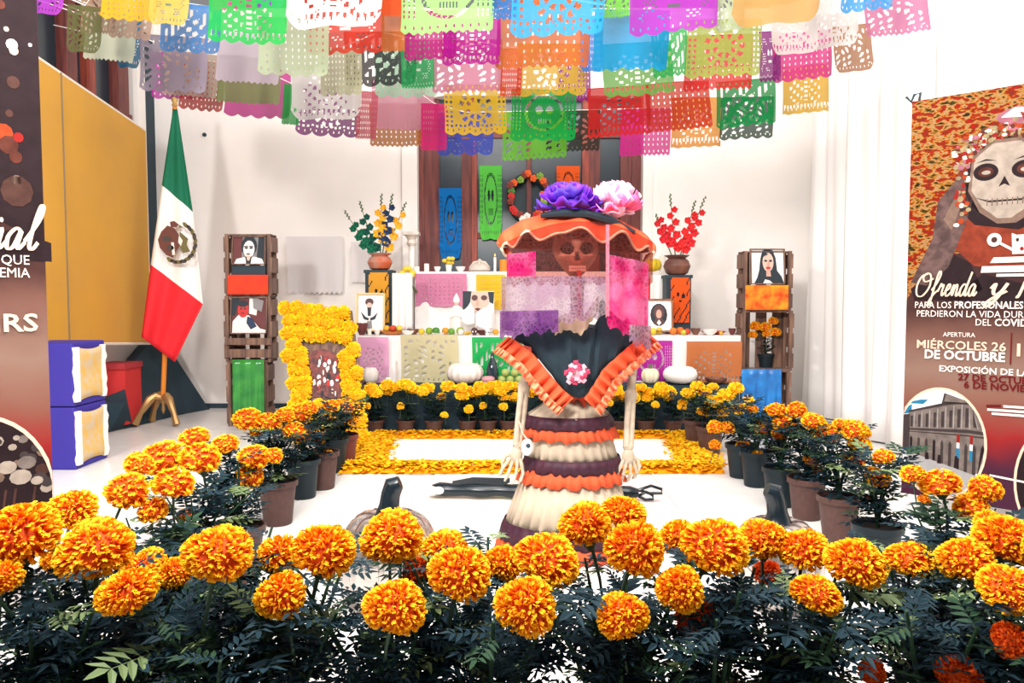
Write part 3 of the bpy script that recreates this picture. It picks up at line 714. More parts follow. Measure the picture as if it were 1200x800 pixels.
# ---------------------------------------------------------------- vases on pedestals with gladioli
def pedestal(label, px0, px1, py0, py1, Y, d):
    a, c = W(px0, py0, Y), W(px1, py1, Y)
    t = thing('pedestal', label, 'pedestal', ((a.x + c.x) / 2, Y + d / 2, ZT))
    b = MB(); b.box((a.x + .012, Y + .012, ZT + .002), (c.x - .012, Y + d - .012, a.z - .03)); b.build('shaft', dark, t, smooth=False)
    b = MB(); b.box((a.x, Y, a.z - .03), (c.x, Y + d, a.z)); b.build('pedestal_top', dark, t, smooth=False)
    return (a.x + c.x) / 2, Y + d / 2, a.z
def cut_paper(label, px0, px1, py0, py1, Y, m):
    a, c = W(px0, py0, Y), W(px1, py1, Y); b = MB()
    def P(u, v): return Vector((a.x + (c.x - a.x) * u, Y - .012 * math.sin(v * 5), a.z + (c.z - a.z) * v))
    def keep(u, v): return not (((u - .38) / .09) ** 2 + ((v - .38) / .06) ** 2 < 1 or ((u - .66) / .09) ** 2 + ((v - .4) / .06) ** 2 < 1 or (abs(u - .5) < .04 and .5 < v < .56) or ((int(u * 16) + int(v * 20)) % 5 == 0 and (u < .2 or u > .8 or v > .65)))
    b.grid(P, 16, 24, keep); tag(b.build('papel_picado', m), label, 'paper banner', GP)
clay = mat('clay', '#8a5a48', .5, col2='#5a3c38', nscale=6)
def vase(label, x, y, z, r, h, m, rimm=None):
    t = thing('vase', label, 'vase', (x, y, z))
    b = MB(); b.lathe([(r * .55, .001), (r * .8, h * .1), (r, h * .45), (r * .85, h * .72), (r * .62, h * .85)], (x, y, z), 20, cap=True); b.build('vase_body', m, t)
    b = MB(); b.lathe([(r * .6, h * .84), (r * .95, h), (r * .88, h), (r * .52, h * .84)], (x, y, z), 20, cap=False); b.build('rim', rimm or m, t)
x, y, z = pedestal('dark pedestal on the left of the altar with gold skull paper', 426, 460, 316, 388, 7.3, .24)
cut_paper('gold skull paper on the left dark pedestal', 432, 456, 319, 378, 7.275, paper('#d89a38', .02, .1))
vase('orange and clay vase with dark, green and yellow gladioli', x, y, z, .12, .16, mat('orange_clay', '#c8582c', .5, col2='#b89080', nscale=8))
V1 = (x, y, z + .1)
x, y, z = pedestal('dark pedestal on the right of the altar with orange skull paper', 780, 811, 322, 392, 7.3, .22)
cut_paper('orange skull paper on the right dark pedestal', 786, 808, 325, 378, 7.275, paper('#e05a28', .02, .1))
vase('brown clay vase with red gladioli', x, y, z, .13, .19, clay)
V2 = (x, y, z + .12)
stem_m = mat('stem_green', '#5c6a48', .7)
def gladiolus(label, base, px_tip, py_tip, py_flower0, py_flower1, col, seed, grp):
    rnd = random.Random(seed)
    tip = W(px_tip, py_tip, base[1] + rnd.uniform(-.05, .05)); bs = Vector(base)
    t = thing('gladiolus', label, 'flower', base, grp)
    L = tip - bs
    b = MB(); b.tube([bs, bs + L * .5 + Vector((0, -.004, 0)), tip], [.006, .005, .002], 6)
    for k in range(6):
        q = bs + L * (1 - .03 - k * .028); b.ball(q + Vector((.006 * (-1) ** k, 0, 0)), .008, 6, 4, (1, 1, 1.6))
    b.build('stem', stem_m, t)
    z0, z1 = W(px_tip, py_flower0, base[1]).z, W(px_tip, py_flower1, base[1]).z
    n = 7
    for k in range(n):
        zz = z0 + (z1 - z0) * k / (n - 1); q = bs + L * ((zz - bs.z) / L.z)
        r = .03 + .018 * k / n; b = MB()
        q = q + Vector((.025 * (-1) ** k, rnd.uniform(-.03, .0), 0)); ax = rnd.uniform(0, 6)
        for j in range(5):
            a = ax + j * 2 * PI / 5; d = Vector((math.cos(a), -.5, math.sin(a))).normalized(); s = Vector((-math.sin(a), 0, math.cos(a)))
            b.add([q, q + d * r * .8 + s * r * .55, q + d * r * 1.3 + Vector((0, -.012, 0)), q + d * r * .8 - s * r * .55, q + d * r * .6 + Vector((0, -.016, 0))], [(0, 1, 4), (1, 2, 4), (2, 3, 4), (3, 0, 4)])
        b.ball(q, r * .45, 6, 4)
        b.build('blossom', mat('blossom_' + col, col, .7), t)
for a in (('deep green dyed gladiolus leaning farthest left', 403, 246, 264, 292, '#14684c', 1), ('dark green gladiolus, second from the left in the left vase', 421, 235, 254, 290, '#1c5a4c', 2), ('yellow gladiolus upright in the left vase', 447, 226, 244, 280, '#e8b030', 3), ('navy gladiolus between the two yellow ones', 460, 226, 244, 284, '#283c60', 4), ('yellow gladiolus leaning right in the left vase', 476, 236, 252, 290, '#eab234', 5)):
    gladiolus(a[0], (V1[0] + (a[1] - 440) * .0008, V1[1], V1[2]), a[1], a[2], a[3], a[4], a[5], a[6], 'gladioli in the left vase')
for a in (('short red gladiolus leaning left in the right vase', 768, 250, 258, 285, '#cc2830', 11), ('red gladiolus upright, second from the left in the right vase', 785, 226, 246, 290, '#dc2c30', 12), ('red gladiolus, third from the left in the right vase', 815, 234, 252, 292, '#e03030', 13), ('red gladiolus leaning farthest right', 827, 229, 250, 285, '#d42c34', 14)):
    gladiolus(a[0], (V2[0] + (a[1] - 797) * .0008, V2[1], V2[2]), a[1], a[2], a[3], a[4], a[5], a[6], 'gladioli in the right vase')
# white column with a capital, and white gauze beside the left pedestal
c0 = W(483, 388, 7.75); c1 = W(483, 272, 7.75)
t = thing('white_column', 'slim white plaster column with a moulded capital left of the door', 'column', (c0.x, 7.75, ZT))
b = MB(); b.lathe([(.05, .003), (.05, .05), (.032, .07), (.028, c1.z - ZT - .14)], (c0.x, 7.75, ZT), 16, rip=8, amp=.05); b.build('shaft', white_wall, t)
b = MB(); b.lathe([(.032, -.14), (.05, -.11), (.038, -.08), (.06, -.04), (.072, -.03)], (c0.x, 7.75, c1.z), 16); b.cbox((c0.x, 7.75, c1.z - .015), (.16, .16, .03)); b.build('capital', mat('grey_plaster', '#d8cfc4', .8), t)
hang_cloth(460, 484, 320, 388, 7.25, mat('gauze', '#efebe8', .9), 'white gauze cloth hanging between the left pedestal and the upper tier', 3, 'gauze_cloth', .04)
hang_cloth(751, 762, 326, 350, YU - .03, mat('red_cloth2', '#dc3030', .8), 'narrow red cloth hanging from the upper tier at right', 2, 'draped_cloth', .01)
hang_cloth(762, 779, 322, 352, YU - .05, white_cloth, 'narrow white cloth hanging from the upper tier at right', 2, 'draped_cloth', .01)
# ---------------------------------------------------------------- offerings on the altar
OB = {}
def simple(name, label, cat, me, loc, sc=1, rz=0, group=None, rot=None):
    o = bpy.data.objects.new(name, me); COL.objects.link(o); o.location = loc
    o.scale = (sc, sc, sc) if not isinstance(sc, tuple) else sc; o.rotation_euler = rot or (0, 0, rz)
    WL[o.name] = Vector(loc)
    return tag(o, label, cat, group)
def fruit_mesh(col, kind='round'):
    k = (col, kind)
    if k in OB: return OB[k]
    m = mat('fruit_' + col, col, .45, noise=.15, nscale=30)
    b = MB()
    if kind == 'round': b.lathe([(.1, .02), (.6, .16), (.95, .6), (1, 1), (.9, 1.5), (.55, 1.86), (.12, 1.93), (.05, 1.86)], n=14, rip=5, amp=.015)
    elif kind == 'banana': b.tube([(-2, 0, .5), (-1.3, .35, .5), (0, .6, .55), (1.2, .4, .5), (2, 0, .7)], [.12, .42, .5, .42, .1], 8)
    elif kind == 'bread':
        b.lathe([(.7, .0), (1, .15), (.95, .45), (.6, .75), (.15, .85)], n=16)
        for a in range(4): b.tube([(math.cos(a * PI / 2) * .9, math.sin(a * PI / 2) * .9, .35), (math.cos(a * PI / 2) * .5, math.sin(a * PI / 2) * .5, .85), (0, 0, .95)], [.12, .14, .12], 6)
        b.ball((0, 0, 1), .2, 8, 6)
    OB[k] = b.mesh('fruit', m); return OB[k]
def at(px, py, Y, z): p = W(px, py, Y); return (p.x, Y, z + .002)
GF = 'fruit on the lower altar tier'
fr = [('#e8c030', 'round', 494, 7.12, .03, 'yellow fruit on the altar, left of the green fruits'), ('#8fae38', 'round', 503, 7.16, .034, 'yellow green fruit on the altar below the pink paper'), ('#4e8a3a', 'round', 511, 7.1, .036, 'dark green fruit on the altar below the pink paper'),
      ('#e89a28', 'round', 522, 7.16, .034, 'orange fruit on the altar left of the saint figure'), ('#6aa040', 'round', 529, 7.08, .032, 'green fruit in front of the saint figure'), ('#9cb84a', 'round', 539, 7.14, .036, 'lime fruit right of the saint figure'), ('#e8c23a', 'banana', 549, 7.07, .03, 'yellow banana in front of the face portrait'),
      ('#f0ebe0', 'round', 540, 7.04, .028, 'white round sugar ball at the altar edge left of the banana'), ('#e8a030', 'round', 581, 7.08, .028, 'small orange fruit near the veiled figure'),
      ('#e8c838', 'round', 765, 7.06, .034, 'yellow fruit below the oval portrait, the lowest of three'), ('#e0b838', 'round', 772, 7.14, .036, 'yellow fruit below the oval portrait, the farther one'), ('#d85a2c', 'round', 758, 7.03, .03, 'orange red fruit at the altar edge by the figure'),
      ('#e88030', 'round', 789, 7.1, .034, 'orange below the oval portrait at right'), ('#e87428', 'round', 797, 7.16, .036, 'second orange, right of the oval portrait'), ('#d8482c', 'round', 805, 7.1, .03, 'red apple on the altar below the orange skull paper'), ('#c8c848', 'round', 801, 7.03, .025, 'yellow lime at the altar edge, right part'),
      ('#f2b02c', 'round', 845, 7.06, .018, 'tiny orange fruit at the altar right end')]
for c, k, px, Y, r, lb in fr: simple('fruit' if k == 'round' else 'banana', lb, 'fruit', fruit_mesh(c, k), at(px, 390, Y, ZT), r, px * .7, GF)
bowl_cache = {}
def bowl(label, px, Y, z, r, h, m, name='bowl', cat='bowl', fill=None):
    p = at(px, 390, Y, z); b = MB()
    b.lathe([(r * .45, 0), (r * .5, h * .08), (r * .85, h * .5), (r, h), (r * .93, h), (r * .78, h * .5), (r * .3, h * .18)], p, 18)
    return tag(b.build(name, m), label, cat)
wp = mat('white_glaze', '#f4f0ec', .3, spec=.5)
bowl('dark red clay pot at the left end of the altar', 424, 7.08, ZT, .055, .11, mat('dark_red_clay', '#6a3638', .5), 'clay_pot', 'pot')
bowl('wide orange plate under fruit at the left of the altar', 460, 7.12, ZT, .11, .03, mat('orange_glaze', '#d8884a', .4), 'plate', 'plate')
for i, (px, Y, dz, c) in enumerate(((453, 7.08, .03, '#e0b040'), (461, 7.12, .03, '#d8602c'), (468, 7.1, .03, '#e8c850'), (460, 7.07, .03, '#c84830'))):
    simple('fruit', ('yellow fruit at the left of the orange plate', 'orange red fruit in the middle of the orange plate', 'pale yellow fruit at the right of the orange plate', 'dark red fruit at the front of the orange plate')[i], 'fruit', fruit_mesh(c), at(px, 390, Y, ZT + dz), .03, i, GF)
bowl('shallow white bowl, left of the yellow fruit on the altar', 478, 7.08, ZT, .06, .04, wp)
bowl('brown rimmed small dish behind the white bowl', 484, 7.18, ZT, .06, .05, clay, 'dish', 'dish')
bowl('white bowl near the right end of the altar', 832, 7.08, ZT, .07, .05, wp)
bowl('red platter behind the white bowl at the altar right end', 836, 7.22, ZT, .12, .03, mat('red_glaze', '#c83c34', .35), 'platter', 'plate')
bowl('small dark red clay cup at the far right end of the altar', 858, 7.08, ZT, .035, .06, mat('dark_red_clay', '#6a3638', .5), 'clay_cup', 'cup')
bowl('brown clay dish right of the orange fruits', 815, 7.1, ZT, .045, .06, clay, 'dish', 'dish')
bowl('dark brown bowl in front of the face portrait', 566, 7.05, ZT, .06, .045, mat('dark_red_clay', '#6a3638', .5))
bowl('white saucer left of the saint figure on the altar', 514, 7.05, ZT, .055, .02, wp, 'saucer', 'dish')
bowl('white cup between the plates on the left of the altar', 442, 7.06, ZT, .03, .05, wp, 'cup', 'cup')
# dark little skull by the banana, sugar skulls
def little_skull(label, p, r, m, eye):
    t = thing('small_skull', label, 'skull', p)
    b = MB(); q = Vector(p)
    b.ball(q + Vector((0, 0, r * 1.1)), r, 14, 10, (.9, 1, .95)); b.cbox(q + Vector((0, -r * .45, r * .35)), (r * .95, r * .8, r * .7)); b.build('cranium', m, t)
    for s in (-1, 1):
        b = MB(); b.ball(q + Vector((s * r * .36, -r * .85, r * .95)), r * .24, 8, 6, (1, .5, 1)); b.build('eye_socket', eye, t)
little_skull('small dark painted skull beside the banana on the altar', at(556, 390, 7.03, ZT), .035, mat('dark_skull', '#54363a', .5), wp)
little_skull('white sugar skull at the altar edge below the brown bowl', at(571, 390, 7.02, ZT), .03, wp, dark)
# saint figure (white statuette with pointed headdress)
p = Vector(at(535, 390, 7.2, ZT)); t = thing('statuette', 'white robed statuette with a pointed headdress beside the face portrait', 'statuette', p)
b = MB(); b.lathe([(.07, 0), (.072, .03), (.06, .12), (.062, .2), (.045, .25), (.022, .27)], p, 18, rip=7, amp=.08); b.build('robe', wp, t)
b = MB(); b.ball(p + Vector((0, -.004, .295)), .03, 12, 8, (.9, .9, 1.1)); b.build('head', PM['skin2'], t)
b = MB(); b.lathe([(.034, .3), (.03, .335), (.012, .37), (.002, .385)], p, 12); b.build('headdress', wp, t)
b = MB()
for s in (-1, 1): b.tube([p + Vector((s * .045, 0, .22)), p + Vector((s * .05, -.045, .16)), p + Vector((0, -.065, .18))], [.02, .018, .012], 8)
b.build('sleeve', wp, t)
# candles
wax = mat('white_wax', '#f6f0e6', .5)
flame_m = mat('candle_flame', '#ffd060', .5)
flame_m.node_tree.nodes['Principled BSDF'].inputs['Emission Color'].default_value = hexc('#ffc050')
flame_m.node_tree.nodes['Principled BSDF'].inputs['Emission Strength'].default_value = 2
def candle(label, p, r, h, m=wax, lit=False, glass=None):
    t = thing('candle', label, 'candle', p, None)
    b = MB(); b.lathe([(r, 0.001), (r, h * .97), (r * .8, h)], p, 12); b.build('wax', m, t)
    b = MB(); q = Vector(p) + Vector((0, 0, h)); b.tube([q, q + Vector((0, 0, .012))], .0015, 5); b.build('wick', dark, t)
    if lit:
        b = MB(); b.lathe([(.001, .008), (.007, .016), (.005, .026), (.001, .04)], q, 8); b.build('flame', flame_m, t)
zb = ZU
candle('white candle stub at the left end of the upper tier', at(488, 316, 7.7, zb), .03, .05)
candle('white candle on the upper tier, second from the left', at(500, 316, 7.72, zb), .025, .08)
candle('white candle on the upper tier behind the bread', at(580, 316, 7.85, zb), .014, .15, lit=True)
candle('orange candle at the right of the bread on the upper tier', at(590, 316, 7.7, zb), .04, .12, mat('orange_wax', '#e88a30', .5))
candle('low white candle in front of the right vase on the upper tier', at(740, 316, 7.75, zb), .02, .1)
candle('white altar candle left of the orange plate', at(433, 390, 7.05, ZT), .018, .05)
candle('white pillar candle right of the yellow pumpkin', at(776, 316, 7.73, zb), .03, .16)
bowl('white cup left of the yellow flowers on the upper tier', 513, 7.72, zb, .035, .05, wp, 'cup', 'cup')
bowl('white bowl right of the yellow flowers on the upper tier', 540, 7.7, zb, .05, .05, wp)
simple('bread_of_the_dead', 'round pale loaf with crossed strips on the upper tier', 'bread', fruit_mesh('#d8ccc0', 'bread'), at(562, 316, 7.78, zb), (.11, .1, .11))
# yellow flowers in a cup
p = Vector(at(526, 316, 7.74, zb)); t = thing('flower_cup', 'small glass cup of yellow flowers on the upper tier', 'flowers', p)
b = MB(); b.lathe([(.025, 0), (.035, .07), (.03, .07), (.02, .01)], p, 12); b.build('cup', wp, t)
for k in range(7):
    a = k * 2.4; b = MB(); b.ball(p + Vector((math.cos(a) * .045 * (k > 0), math.sin(a) * .03, .09 + .02 * (k % 3))), .026, 8, 6, (1, 1, .8)); b.build('blossom', mat('blossom_yellow', '#e8c840', .7), t)
p = Vector(at(482, 322, 7.5, ZU - .16)); 
t = thing('flower_sprig', 'yellow flower sprig tied to the white column left of the upper tier', 'flowers', p)
for k in range(6):
    a = k * 1.9; b = MB(); b.ball(p + Vector((math.cos(a) * .05 - .04, math.sin(a) * .02, .14 + math.sin(a) * .04)), .035, 8, 6, (1, .8, .8)); b.build('blossom', mat('blossom_yellow', '#e8d040', .7), t)
b = MB(); b.tube([p + Vector((-.04, 0, .12)), p + Vector((0, .0, .02)), p + Vector((.05, .02, -.05))], .014, 6); b.build('stem', stem_m, t)
# squashes, bottle, limes on the low bench
def pumpkin(label, p, r, h, m, stem, ribs=10, amp=.07, sl=.03, name='pumpkin', cat='pumpkin', nseg=60):
    t = thing(name, label, cat, p)
    b = MB(); pr = []
    for k in range(15):
        a = -PI / 2 + PI * k / 14
        rr = r * max(math.cos(a) ** .8 if math.cos(a) > 0 else 0, .06); z = h / 2 + h / 2 * math.sin(a) - (.1 * h * max(0, (k - 11) / 3) if k > 11 else 0)
        pr.append((rr, z, 1))
    vs = Vector(p); b.lathe(pr, p, nseg, rip=ribs, amp=amp); b.build('rind', m, t)
    if stem:
        b = MB(); q = vs + Vector((0, 0, h * .88)); b.tube([q, q + Vector((.0, 0, sl)), q + Vector((sl * .3, 0, sl * 1.5))], [sl * .5, sl * .33, sl * .25], 8); b.build('stem', stem, t)
    return t
zs = ZS
sq = mat('white_squash', '#efe6e0', .5, noise=.12, nscale=9)
pumpkin('large ribbed white squash on the bench behind the back marigolds', at(545, 440, 6.83, zs), .16, .2, sq, None, 14, .04)
pumpkin('big plain white squash at the right of the bench', at(797, 440, 6.83, zs), .15, .17, white_cloth, None, 4, .02)
pumpkin('small white pumpkin with yellow ribs on the bench below the purple paper', at(762, 440, 6.83, zs), .075, .15, mat('striped_pumpkin', '#efe8d8', .5, col2='#e4d8a8', nscale=4), stem_m, 8, .08)
pumpkin('small yellow pumpkin on the upper tier right of the veil', at(763, 316, 7.72, zb), .1, .14, mat('yellow_pumpkin', '#e8cc30', .5, col2='#d8b428', nscale=6), mat('dark_stem', '#5a5040', .7), 9, .07)
pumpkin('white rounded gourd at the left end of the bench', at(434, 440, 6.83, zs), .07, .16, sq, None, 6, .03)
p = Vector(at(577, 440, 6.84, zs)); t = thing('bottle', 'dark glass bottle standing in front of the emerald paper', 'bottle', p)
b = MB(); b.lathe([(.05, 0), (.055, .02), (.053, .13), (.04, .18), (.018, .23), (.014, .26)], p, 18); b.build('bottle_body', mat('black_glass', '#20303a', .12, spec=.7), t)
b = MB(); b.lathe([(.016, .255), (.016, .275), (.012, .28)], p, 12); b.build('cap', dark, t)
GL = 'limes piled on the bench'
lime = fruit_mesh('#aebc6a')
for k, (px, zz) in enumerate(((588, 0), (598, 0), (608, 0), (592, .062), (603, .062))):
    simple('lime', ('pale lime at the left of the bottom row of the pile', 'pale lime in the middle of the bottom row of the pile', 'pale lime at the right of the bottom row of the pile', 'pale lime at the upper left of the pile', 'pale lime at the upper right of the pile')[k], 'lime', lime, at(px, 440, 6.84, zs + zz), .037, k, GL)
bowl('white plate with pink fruit slices in front of the bottle', 572, 6.76, zs, .08, .03, wp, 'plate', 'plate')
simple('fruit', 'pink fruit on the white plate below the bottle', 'fruit', fruit_mesh('#d89aa0'), at(572, 440, 6.76, zs + .02), (.06, .05, .03))
bowl('brown dish on the bench behind the right marigolds', 840, 6.83, zs, .1, .05, clay, 'dish', 'dish')
candle('tall thin grey candle at the left of the bench', at(465, 440, 6.8, zs), .01, .2, mat('grey_wax', '#c8bcb4', .6))
candle('short white candle on the bench near the left end', at(455, 440, 6.79, zs), .025, .06)
candle('short white candle on the bench, right of the thin grey candle', at(478, 440, 6.79, zs), .025, .05)
# wreath on the door
p = W(619, 232, YD - .03); t = thing('flower_wreath', 'mixed red, yellow and white flower wreath hanging on the door', 'wreath', p)
b = MB()
rp = [p + Vector((math.cos(k * PI / 10) * .2, 0, math.sin(k * PI / 10) * .24)) for k in range(21)]
b.tube(rp, .03, 8); b.build('wreath_ring', mat('dark_leaf', '#24383a', .8), t)
rr = random.Random(4)
wcols = ['#cc3430', '#e8c030', '#e0602c', '#54823c', '#8a3c34', '#cc3430', '#7aa040']
for k in range(24):
    a = 2 * PI * k / 24 + rr.uniform(-.1, .1); r = rr.uniform(.8, 1.15)
    q = p + Vector((math.cos(a) * .2 * r, -.03 - rr.uniform(0, .02), math.sin(a) * .24 * r))
    c = '#efe6dc' if -1.9 < a - 2 * PI < -1.2 else wcols[rr.randrange(7)]
    b = MB()
    for j in range(5):
        g = j * 2 * PI / 5 + k; b.ball(q + Vector((math.cos(g) * .022, 0, math.sin(g) * .022)), .02, 6, 4, (1, .6, 1))
    b.ball(q + Vector((0, -.012, 0)), .016, 6, 4); b.build('blossom', mat('wreath_' + c, c, .7), t)
# ---------------------------------------------------------------- floor pieces
def zsheet(px, Y): return W(px, 500, Y).x
Y0, Y1 = 5.2, 6.42
fx0, fx1, bx0, bx1 = G(404, 553).x, G(850, 556).x, G(440, 514).x, G(806, 516).x
b = MB(); b.prism([(fx0 + .2, Y0 + .12, .001), (fx1 - .2, Y0 + .12, .001), (bx1 - .1, Y1 - .05, .001), (bx0 + .1, Y1 - .05, .001)], (0, 0, .004))
tag(b.build('floor_cloth', mat('bright_white_cloth', '#fbf8f6', .9), smooth=False), 'white cloth laid on the floor inside the petal border', 'cloth')
pet_m = petal_mat('loose_petal', '#f0a010', '#f8c014', '#fcda30')
def petal_strip(label, A, B, wa, wb, n, seed):
    rnd = random.Random(seed); A = Vector(A); B = Vector(B); b = MB()
    L = B - A; side = Vector((-L.y, L.x, 0)).normalized()
    def Pm(u, v):
        w = wa + (wb - wa) * u; s = (v - .5)
        return A + L * u + side * s * w * (1 + .12 * math.sin(u * 47 + seed) * math.sin(u * 23)) + Vector((0, 0, .035 * max(0, 1 - (2 * s) ** 2) + .003))
    b.grid(Pm, 60, 6, uv=True)
    for i in range(n):
        u, v = rnd.random(), rnd.gauss(.5, .24)
        p = Pm(u, min(max(v, -.12), 1.12)); p.z = max(p.z, .006) + .008 + rnd.random() * .018
        r = rnd.uniform(.014, .028); a = rnd.uniform(0, 6.28); t = rnd.uniform(-.7, .7)
        d = Vector((math.cos(a), math.sin(a), t * .6)); s = Vector((-math.sin(a), math.cos(a), rnd.uniform(-.4, .4)))
        g = rnd.random()
        b.add([p - d * r, p + s * r * .7, p + d * r + Vector((0, 0, .006)), p - s * r * .7], [(0, 1, 2, 3)], [[(0, g * .6), (.5, g), (1, min(1, g + .3)), (.5, g)]])
    o = b.build('marigold_petal_border', pet_m); return tag(o, label, 'petal border', 'petal borders on the floor', 'stuff')
petal_strip('front strip of loose marigold petals edging the floor cloth', (fx0 - .02, Y0, 0), (fx1, Y0, 0), .24, .24, 3200, 1)
petal_strip('back strip of loose marigold petals edging the floor cloth', (bx0, Y1, 0), (bx1 + .05, Y1, 0), .17, .17, 1500, 2)
petal_strip('left strip of loose marigold petals edging the floor cloth', (fx0 + .08, Y0 + .1, 0), (bx0 + .02, Y1 - .06, 0), .34, .3, 1800, 3)
petal_strip('right strip of loose marigold petals edging the floor cloth', (fx1 - .1, Y0 + .1, 0), (bx1 - .02, Y1 - .06, 0), .34, .3, 1800, 4)
# black rolled case lying behind the figure
glossy = mat('glossy_black', '#121d24', .25, spec=.4)
t = thing('rolled_case', 'long glossy black rolled case lying on the floor behind the skirt', 'case', G(620, 582))
A, B2 = G(506, 583), G(748, 586); A.z = .05; B2.z = .045
b = MB(); N = 26; pth = [A.lerp(B2, k / N) + Vector((0, .005 * math.sin(k * .9), .002 * math.sin(k * 1.7))) for k in range(N + 1)]
b.tube(pth, [.035] + [.05 + .003 * math.sin(k * 1.3) for k in range(1, N)] + [.03], 14, .75); b.build('case_body', glossy, t)
b = MB(); b.tube([A + Vector((-.012, 0, 0)), A + Vector((.0, -.012, 0)), A + Vector((.03, -.05, .002))], [.02, .03, .022], 10, .9); b.ball(A + Vector((.045, -.05, .005)), .026, 10, 8, (1.2, .35, .9)); b.build('white_lining', wp, t)
b = MB(); q = A.lerp(B2, .1)
b.prism([q + Vector((0, -.02, .03)), q + Vector((.12, -.03, .055)), q + Vector((.34, -.03, .05)), q + Vector((.3, -.03, .03))], (0, .05, .015)); b.build('flap', glossy, t)
for dz, s in ((.055, 1), (.02, .6)):
    b = MB(); e = B2 + Vector((.0, 0, dz - .04)); b.tube([e, e + Vector((.07 * s, -.02, .03)), e + Vector((.13 * s, -.03, .012)), e + Vector((.13 * s, -.04, -.008)), e + Vector((.06 * s, -.03, -.012)), e], .009, 7); b.build('strap_loop', glossy, t)
# silver pumpkins
silver = mat('silver_glaze', '#c2bab4', .15, .8, noise=.15, nscale=4)
for lb, px, Y, r, h, sx in (('large silver ribbed pumpkin with a black stem behind the left front marigolds', 455, 2.85, .19, .39, .02), ('large silver ribbed pumpkin with a black stem behind the right front marigolds', 912, 2.85, .17, .36, -.03)):
    p = W(px, 600, Y); p.z = 0.001
    t = thing('silver_pumpkin', lb, 'pumpkin', p)
    b = MB(); pr = []
    for k in range(19):
        a = -PI / 2 + PI * k / 18; pr.append((r * max(abs(math.cos(a)) ** .75, .05), h / 2 + h / 2 * math.sin(a) - (.12 * h * ((k - 14) / 4) ** 1.5 if k > 14 else 0)))
    vs = []
    n = 96
    for rr_, z in pr:
        for k in range(n):
            a = 2 * PI * k / n; q = rr_ * (.86 + .14 * abs(math.sin(a * 4 + .35)) ** .6); vs.append(p + Vector((q * math.cos(a), q * math.sin(a), z)))
    fs = [(i * n + k, i * n + (k + 1) % n, (i + 1) * n + (k + 1) % n, (i + 1) * n + k) for i in range(18) for k in range(n)] + [[18 * n + k for k in range(n)]]
    b.add(vs, fs); b.build('ribbed_body', silver, t)
    for m_ in range(8):
        a = (m_ * PI - .35) / 4; b = MB()
        b.tube([p + Vector((rr_ * .865 * math.cos(a), rr_ * .865 * math.sin(a), z)) for rr_, z in pr[6:]], .0055, 6); b.build('rib_seam', mat('dark_seam', '#4a3432', .4), t)
    b = MB(); q = p + Vector((0, 0, h * .86)); s = 1 if sx > 0 else -1
    b.tube([q, q + Vector((0, 0, .02)), q + Vector((s * .004, 0, .06)), q + Vector((s * .01, 0, .1)), q + Vector((s * .022, 0, .135)), q + Vector((s * .045, 0, .145))], [.075, .05, .038, .036, .038, .026], 14); b.build('stem', glossy, t)
# ---------------------------------------------------------------- marigolds
PET = petal_mat('marigold_petal', '#c81e04', '#f06c04', '#ffcc22')
PETY = petal_mat('marigold_petal_yellow', '#f8ae0a', '#fcc40e', '#ffe02c')
core_m = mat('petal_core', '#c84a10', .8)
dgreen = mat('leaf_dark', '#142b34', .65, spec=.15); mgreen = mat('leaf_green', '#263f2c', .65, spec=.15); lgreen = mat('leaf_pale', '#62744a', .6)
stemg = mat('marigold_stem', '#3c5240', .7)
def head_mesh(seed, n, detail, m, core=None):
    """pompon of curled ruffled florets, unit radius, facing +z"""
    rnd = random.Random(seed); b = MB(); b.m = 1
    b.ball((0, 0, -.03), .8, 12, 8, (1, 1, .85)); b.m = 0
    sq, wob = rnd.uniform(.8, .92), [rnd.uniform(0, 6) for _ in range(3)]
    for i in range(n):
        zc = 1 - 1.62 * (i + .5) / n; rr = math.sqrt(max(0, 1 - zc * zc)); a = i * 2.39996 + rnd.uniform(-.2, .2)
        nrm = Vector((rr * math.cos(a), rr * math.sin(a), zc))
        t = nrm.cross(Vector((rnd.uniform(-1, 1), rnd.uniform(-1, 1), rnd.uniform(-1, 1)))).normalized(); s = nrm.cross(t)
        R = (1 + .07 * math.sin(a * 3 + wob[0]) * rr + rnd.uniform(-.04, .04)); w = rnd.uniform(.75, 1.2) * 2.5 / math.sqrt(n)
        curl = rnd.uniform(.5, 1.3) * w; sc = Vector((1, 1, sq))
        rows = ((.6, .6, 0), (.9, 1.1, .1), (.99, 1.3, .6)) if detail > 1 else ((.6, .7, 0), (1.0, 1.4, .5))
        nc = 4 if detail > 1 else 2
        vs = []; uv = []
        for h, ww, cu in rows:
            for c in range(nc + 1):
                k = c / nc - .5
                ruf = (.22 * w * math.sin(c * 3.1 + i) if h > .8 else 0)
                p = nrm * (R * h - .12 * w * (abs(k) * 2) ** 2 * (h > .8)) + s * (k * w * ww) + t * (curl * cu + ruf) + nrm * ruf * .6
                vs.append(Vector((p.x * sc.x, p.y * sc.y, p.z * sc.z))); uv.append((k + .5, (h - .55) / .45))
        fs = []; us = []
        for r_ in range(len(rows) - 1):
            for c in range(nc):
                f = (r_ * (nc + 1) + c, r_ * (nc + 1) + c + 1, (r_ + 1) * (nc + 1) + c + 1, (r_ + 1) * (nc + 1) + c); fs.append(f); us.append([uv[q] for q in f])
        b.add(vs, fs, us)
    return b.mesh('marigold_head', [m, core or core_m])
NEAR = [head_mesh(s, 460, 2, PET) for s in range(4)]
RED = [head_mesh(s + 40, 300, 2, petal_mat('marigold_petal_red', '#a81804', '#d83408', '#ee6a14')) for s in range(2)]
MID = [head_mesh(s + 10, 150, 2, PET) for s in range(3)]
ycore = mat('petal_core_yellow', '#f0a010', .8)
FAR = [head_mesh(s + 20, 80, 1, PETY, ycore) for s in range(3)]
